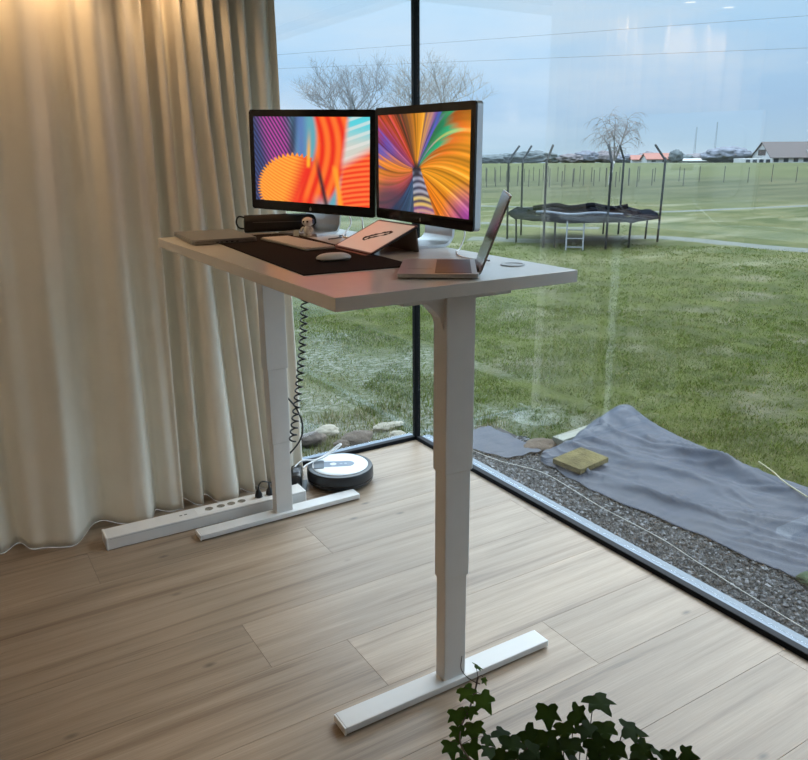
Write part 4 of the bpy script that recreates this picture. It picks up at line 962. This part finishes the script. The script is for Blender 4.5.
while px < 716:
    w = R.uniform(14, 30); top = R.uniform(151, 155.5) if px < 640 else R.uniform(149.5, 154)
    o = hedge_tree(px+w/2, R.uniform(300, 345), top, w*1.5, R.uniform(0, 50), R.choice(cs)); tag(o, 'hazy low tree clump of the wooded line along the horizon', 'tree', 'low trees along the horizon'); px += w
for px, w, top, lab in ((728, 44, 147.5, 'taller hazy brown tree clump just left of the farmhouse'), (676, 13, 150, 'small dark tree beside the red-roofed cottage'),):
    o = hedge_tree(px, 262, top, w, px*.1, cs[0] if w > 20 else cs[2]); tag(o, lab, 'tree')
# farmhouse
def house(name, label, cpx, D, W_, Lh, ridge_py, eave_py, base_py, theta, roofm, wallm, extra=True):
    P = at_d(cpx, base_py, D); zb = P.z; ze = at_d(cpx, eave_py, D).z; zr_ = at_d(cpx, ridge_py, D).z
    f = Vector((P.x-CAM.x, P.y-CAM.y, 0)).normalized(); u = Vector((f.y, -f.x, 0))
    Lx = u*math.cos(theta)+f*math.sin(theta); Gx = -u*math.sin(theta)+f*math.cos(theta)
    t = thing(name, label, 'house', (P.x, P.y, zb)); rz = math.atan2(Lx.y, Lx.x); t.rotation_euler.z = rz
    # local x along length, y across (away)
    he, hr = ze-zb, zr_-zb
    bm = bmesh.new(); pr_ = [(0, -2), (W_, -2), (W_, he), (W_/2, hr-.15), (0, he)]
    a = [bm.verts.new((0, y, z)) for y, z in pr_]; b = [bm.verts.new((Lh, y, z)) for y, z in pr_]; n = 5
    bm.faces.new(a); bm.faces.new(b[::-1])
    for k in range(n): bm.faces.new((a[k], a[(k+1) % n], b[(k+1) % n], b[k]))
    obj('house_walls', bm, wallm, t)
    bm = bmesh.new()
    sl = (hr-he)/(W_/2)
    for s in (0, 1):
        y0, y1 = (-.6, W_/2) if s == 0 else (W_+.6, W_/2); z0 = he-.6*sl
        q = [(-.5, y0, z0), (Lh+.5, y0, z0), (Lh+.5, y1, hr), (-.5, y1, hr)]; lo = [bm.verts.new(c) for c in q]; hi = [bm.verts.new((c[0], c[1], c[2]+.25)) for c in q]
        bm.faces.new(lo); bm.faces.new(hi)
        for k in range(4): bm.faces.new((lo[k], lo[(k+1) % 4], hi[(k+1) % 4], hi[k]))
    obj('roof', bm, roofm, t)
    return t, he, hr
wh = mat('white_render', (.42, .42, .42), .8); dk = mat('dark_window_glass', (.03, .035, .045), .2)
t, he, hr = house('farmhouse', 'long white farmhouse with a dark pitched roof at the right of the horizon', 770, 250, 8.5, 42, 142.5, 156.5, 164, math.radians(36), mat('brown_grey_roof_tiles', (.115, .095, .09), .8, noise_amt=.15), wh)
for i in range(11): obj('window', bx((1.8+i*3.2, -.03, he*.55), (1.5, .1, he*.6)), dk, t)
obj('gable_window', bx((-.03, 4.2, he+1.1), (.1, 3.4, 1.6)), mat('dark_gable_boards', (.08, .065, .06), .8), t)
obj('porch', bx((-4.5, 1.5, he*.38), (9, 5, he*.76)), wh, t)
for i in range(4): obj('porch_window', bx((-7.8+i*2.1, -1.03, he*.40), (1.3, .1, he*.45)), dk, t)
for x in (13, 17): obj('dormer', bx((x, 1.2, he+1.2), (1.3, 1.4, 1.2)), wh, t)
obj('chimney', bx((16, 4.2, hr+.5), (.9, .9, 1.6)), MATS['brown_grey_roof_tiles'], t)
redr = mat('red_clay_roof', (.28, .105, .075), .8)
t, he, hr = house('cottage', 'small red-roofed cottage behind the right trampoline pole', 647, 262, 7, 8, 154, 159, 163, math.radians(15), redr, wh)
for i in range(2): obj('window', bx((2+i*3.4, -.03, he*.5), (1.3, .1, he*.5)), dk, t)
t, he, hr = house('barn', 'low red-roofed barn just left of the small cottage', 632, 275, 6, 6, 156, 159.5, 163, .1, redr, wh)
t, he, hr = house('shed', 'long low pale shed on the horizon between cottage and farmhouse', 672, 268, 6, 18, 159.5, 161, 163.5, .05, wh, wh)
# masts
for px, top, lab in ((694, 127, 'thin lattice mast on the horizon, left of the pair'), (714, 122, 'taller thin lattice mast on the horizon, right of the pair')):
    D = 400; p = at_d(px, 158, D); z0 = gz(p.x, p.y); H = at_d(px, top, D).z-z0
    bm = bmesh.new()
    for a in range(3): tube(bm, [(.55*math.cos(a*2.09), .55*math.sin(a*2.09), 0), (.25*math.cos(a*2.09), .25*math.sin(a*2.09), H)], .06, 4)
    for k in range(14):
        for a in range(3):
            z1 = H*k/14; z2 = H*(k+1)/14; s1 = .55-.3*k/14; s2 = .55-.3*(k+1)/14
            tube(bm, [(s1*math.cos(a*2.09), s1*math.sin(a*2.09), z1), (s2*math.cos((a+1)*2.09), s2*math.sin((a+1)*2.09), z2)], .04, 4)
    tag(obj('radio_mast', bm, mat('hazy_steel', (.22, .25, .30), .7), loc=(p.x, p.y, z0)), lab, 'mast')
for a, b_, lab in (((423, 44), (525, 36.5), 'upper thin power line crossing the sky right of the corner post'), ((423, 63), (525, 59), 'lower thin power line crossing the sky right of the corner post')):
    A = at_d(a[0], a[1], 50); B = at_d(b_[0], b_[1], 50); d = B-A
    tag(obj('power_line', tb([A-d*4, A, B, B+d*4], .007, 5), BC), lab, 'power line')
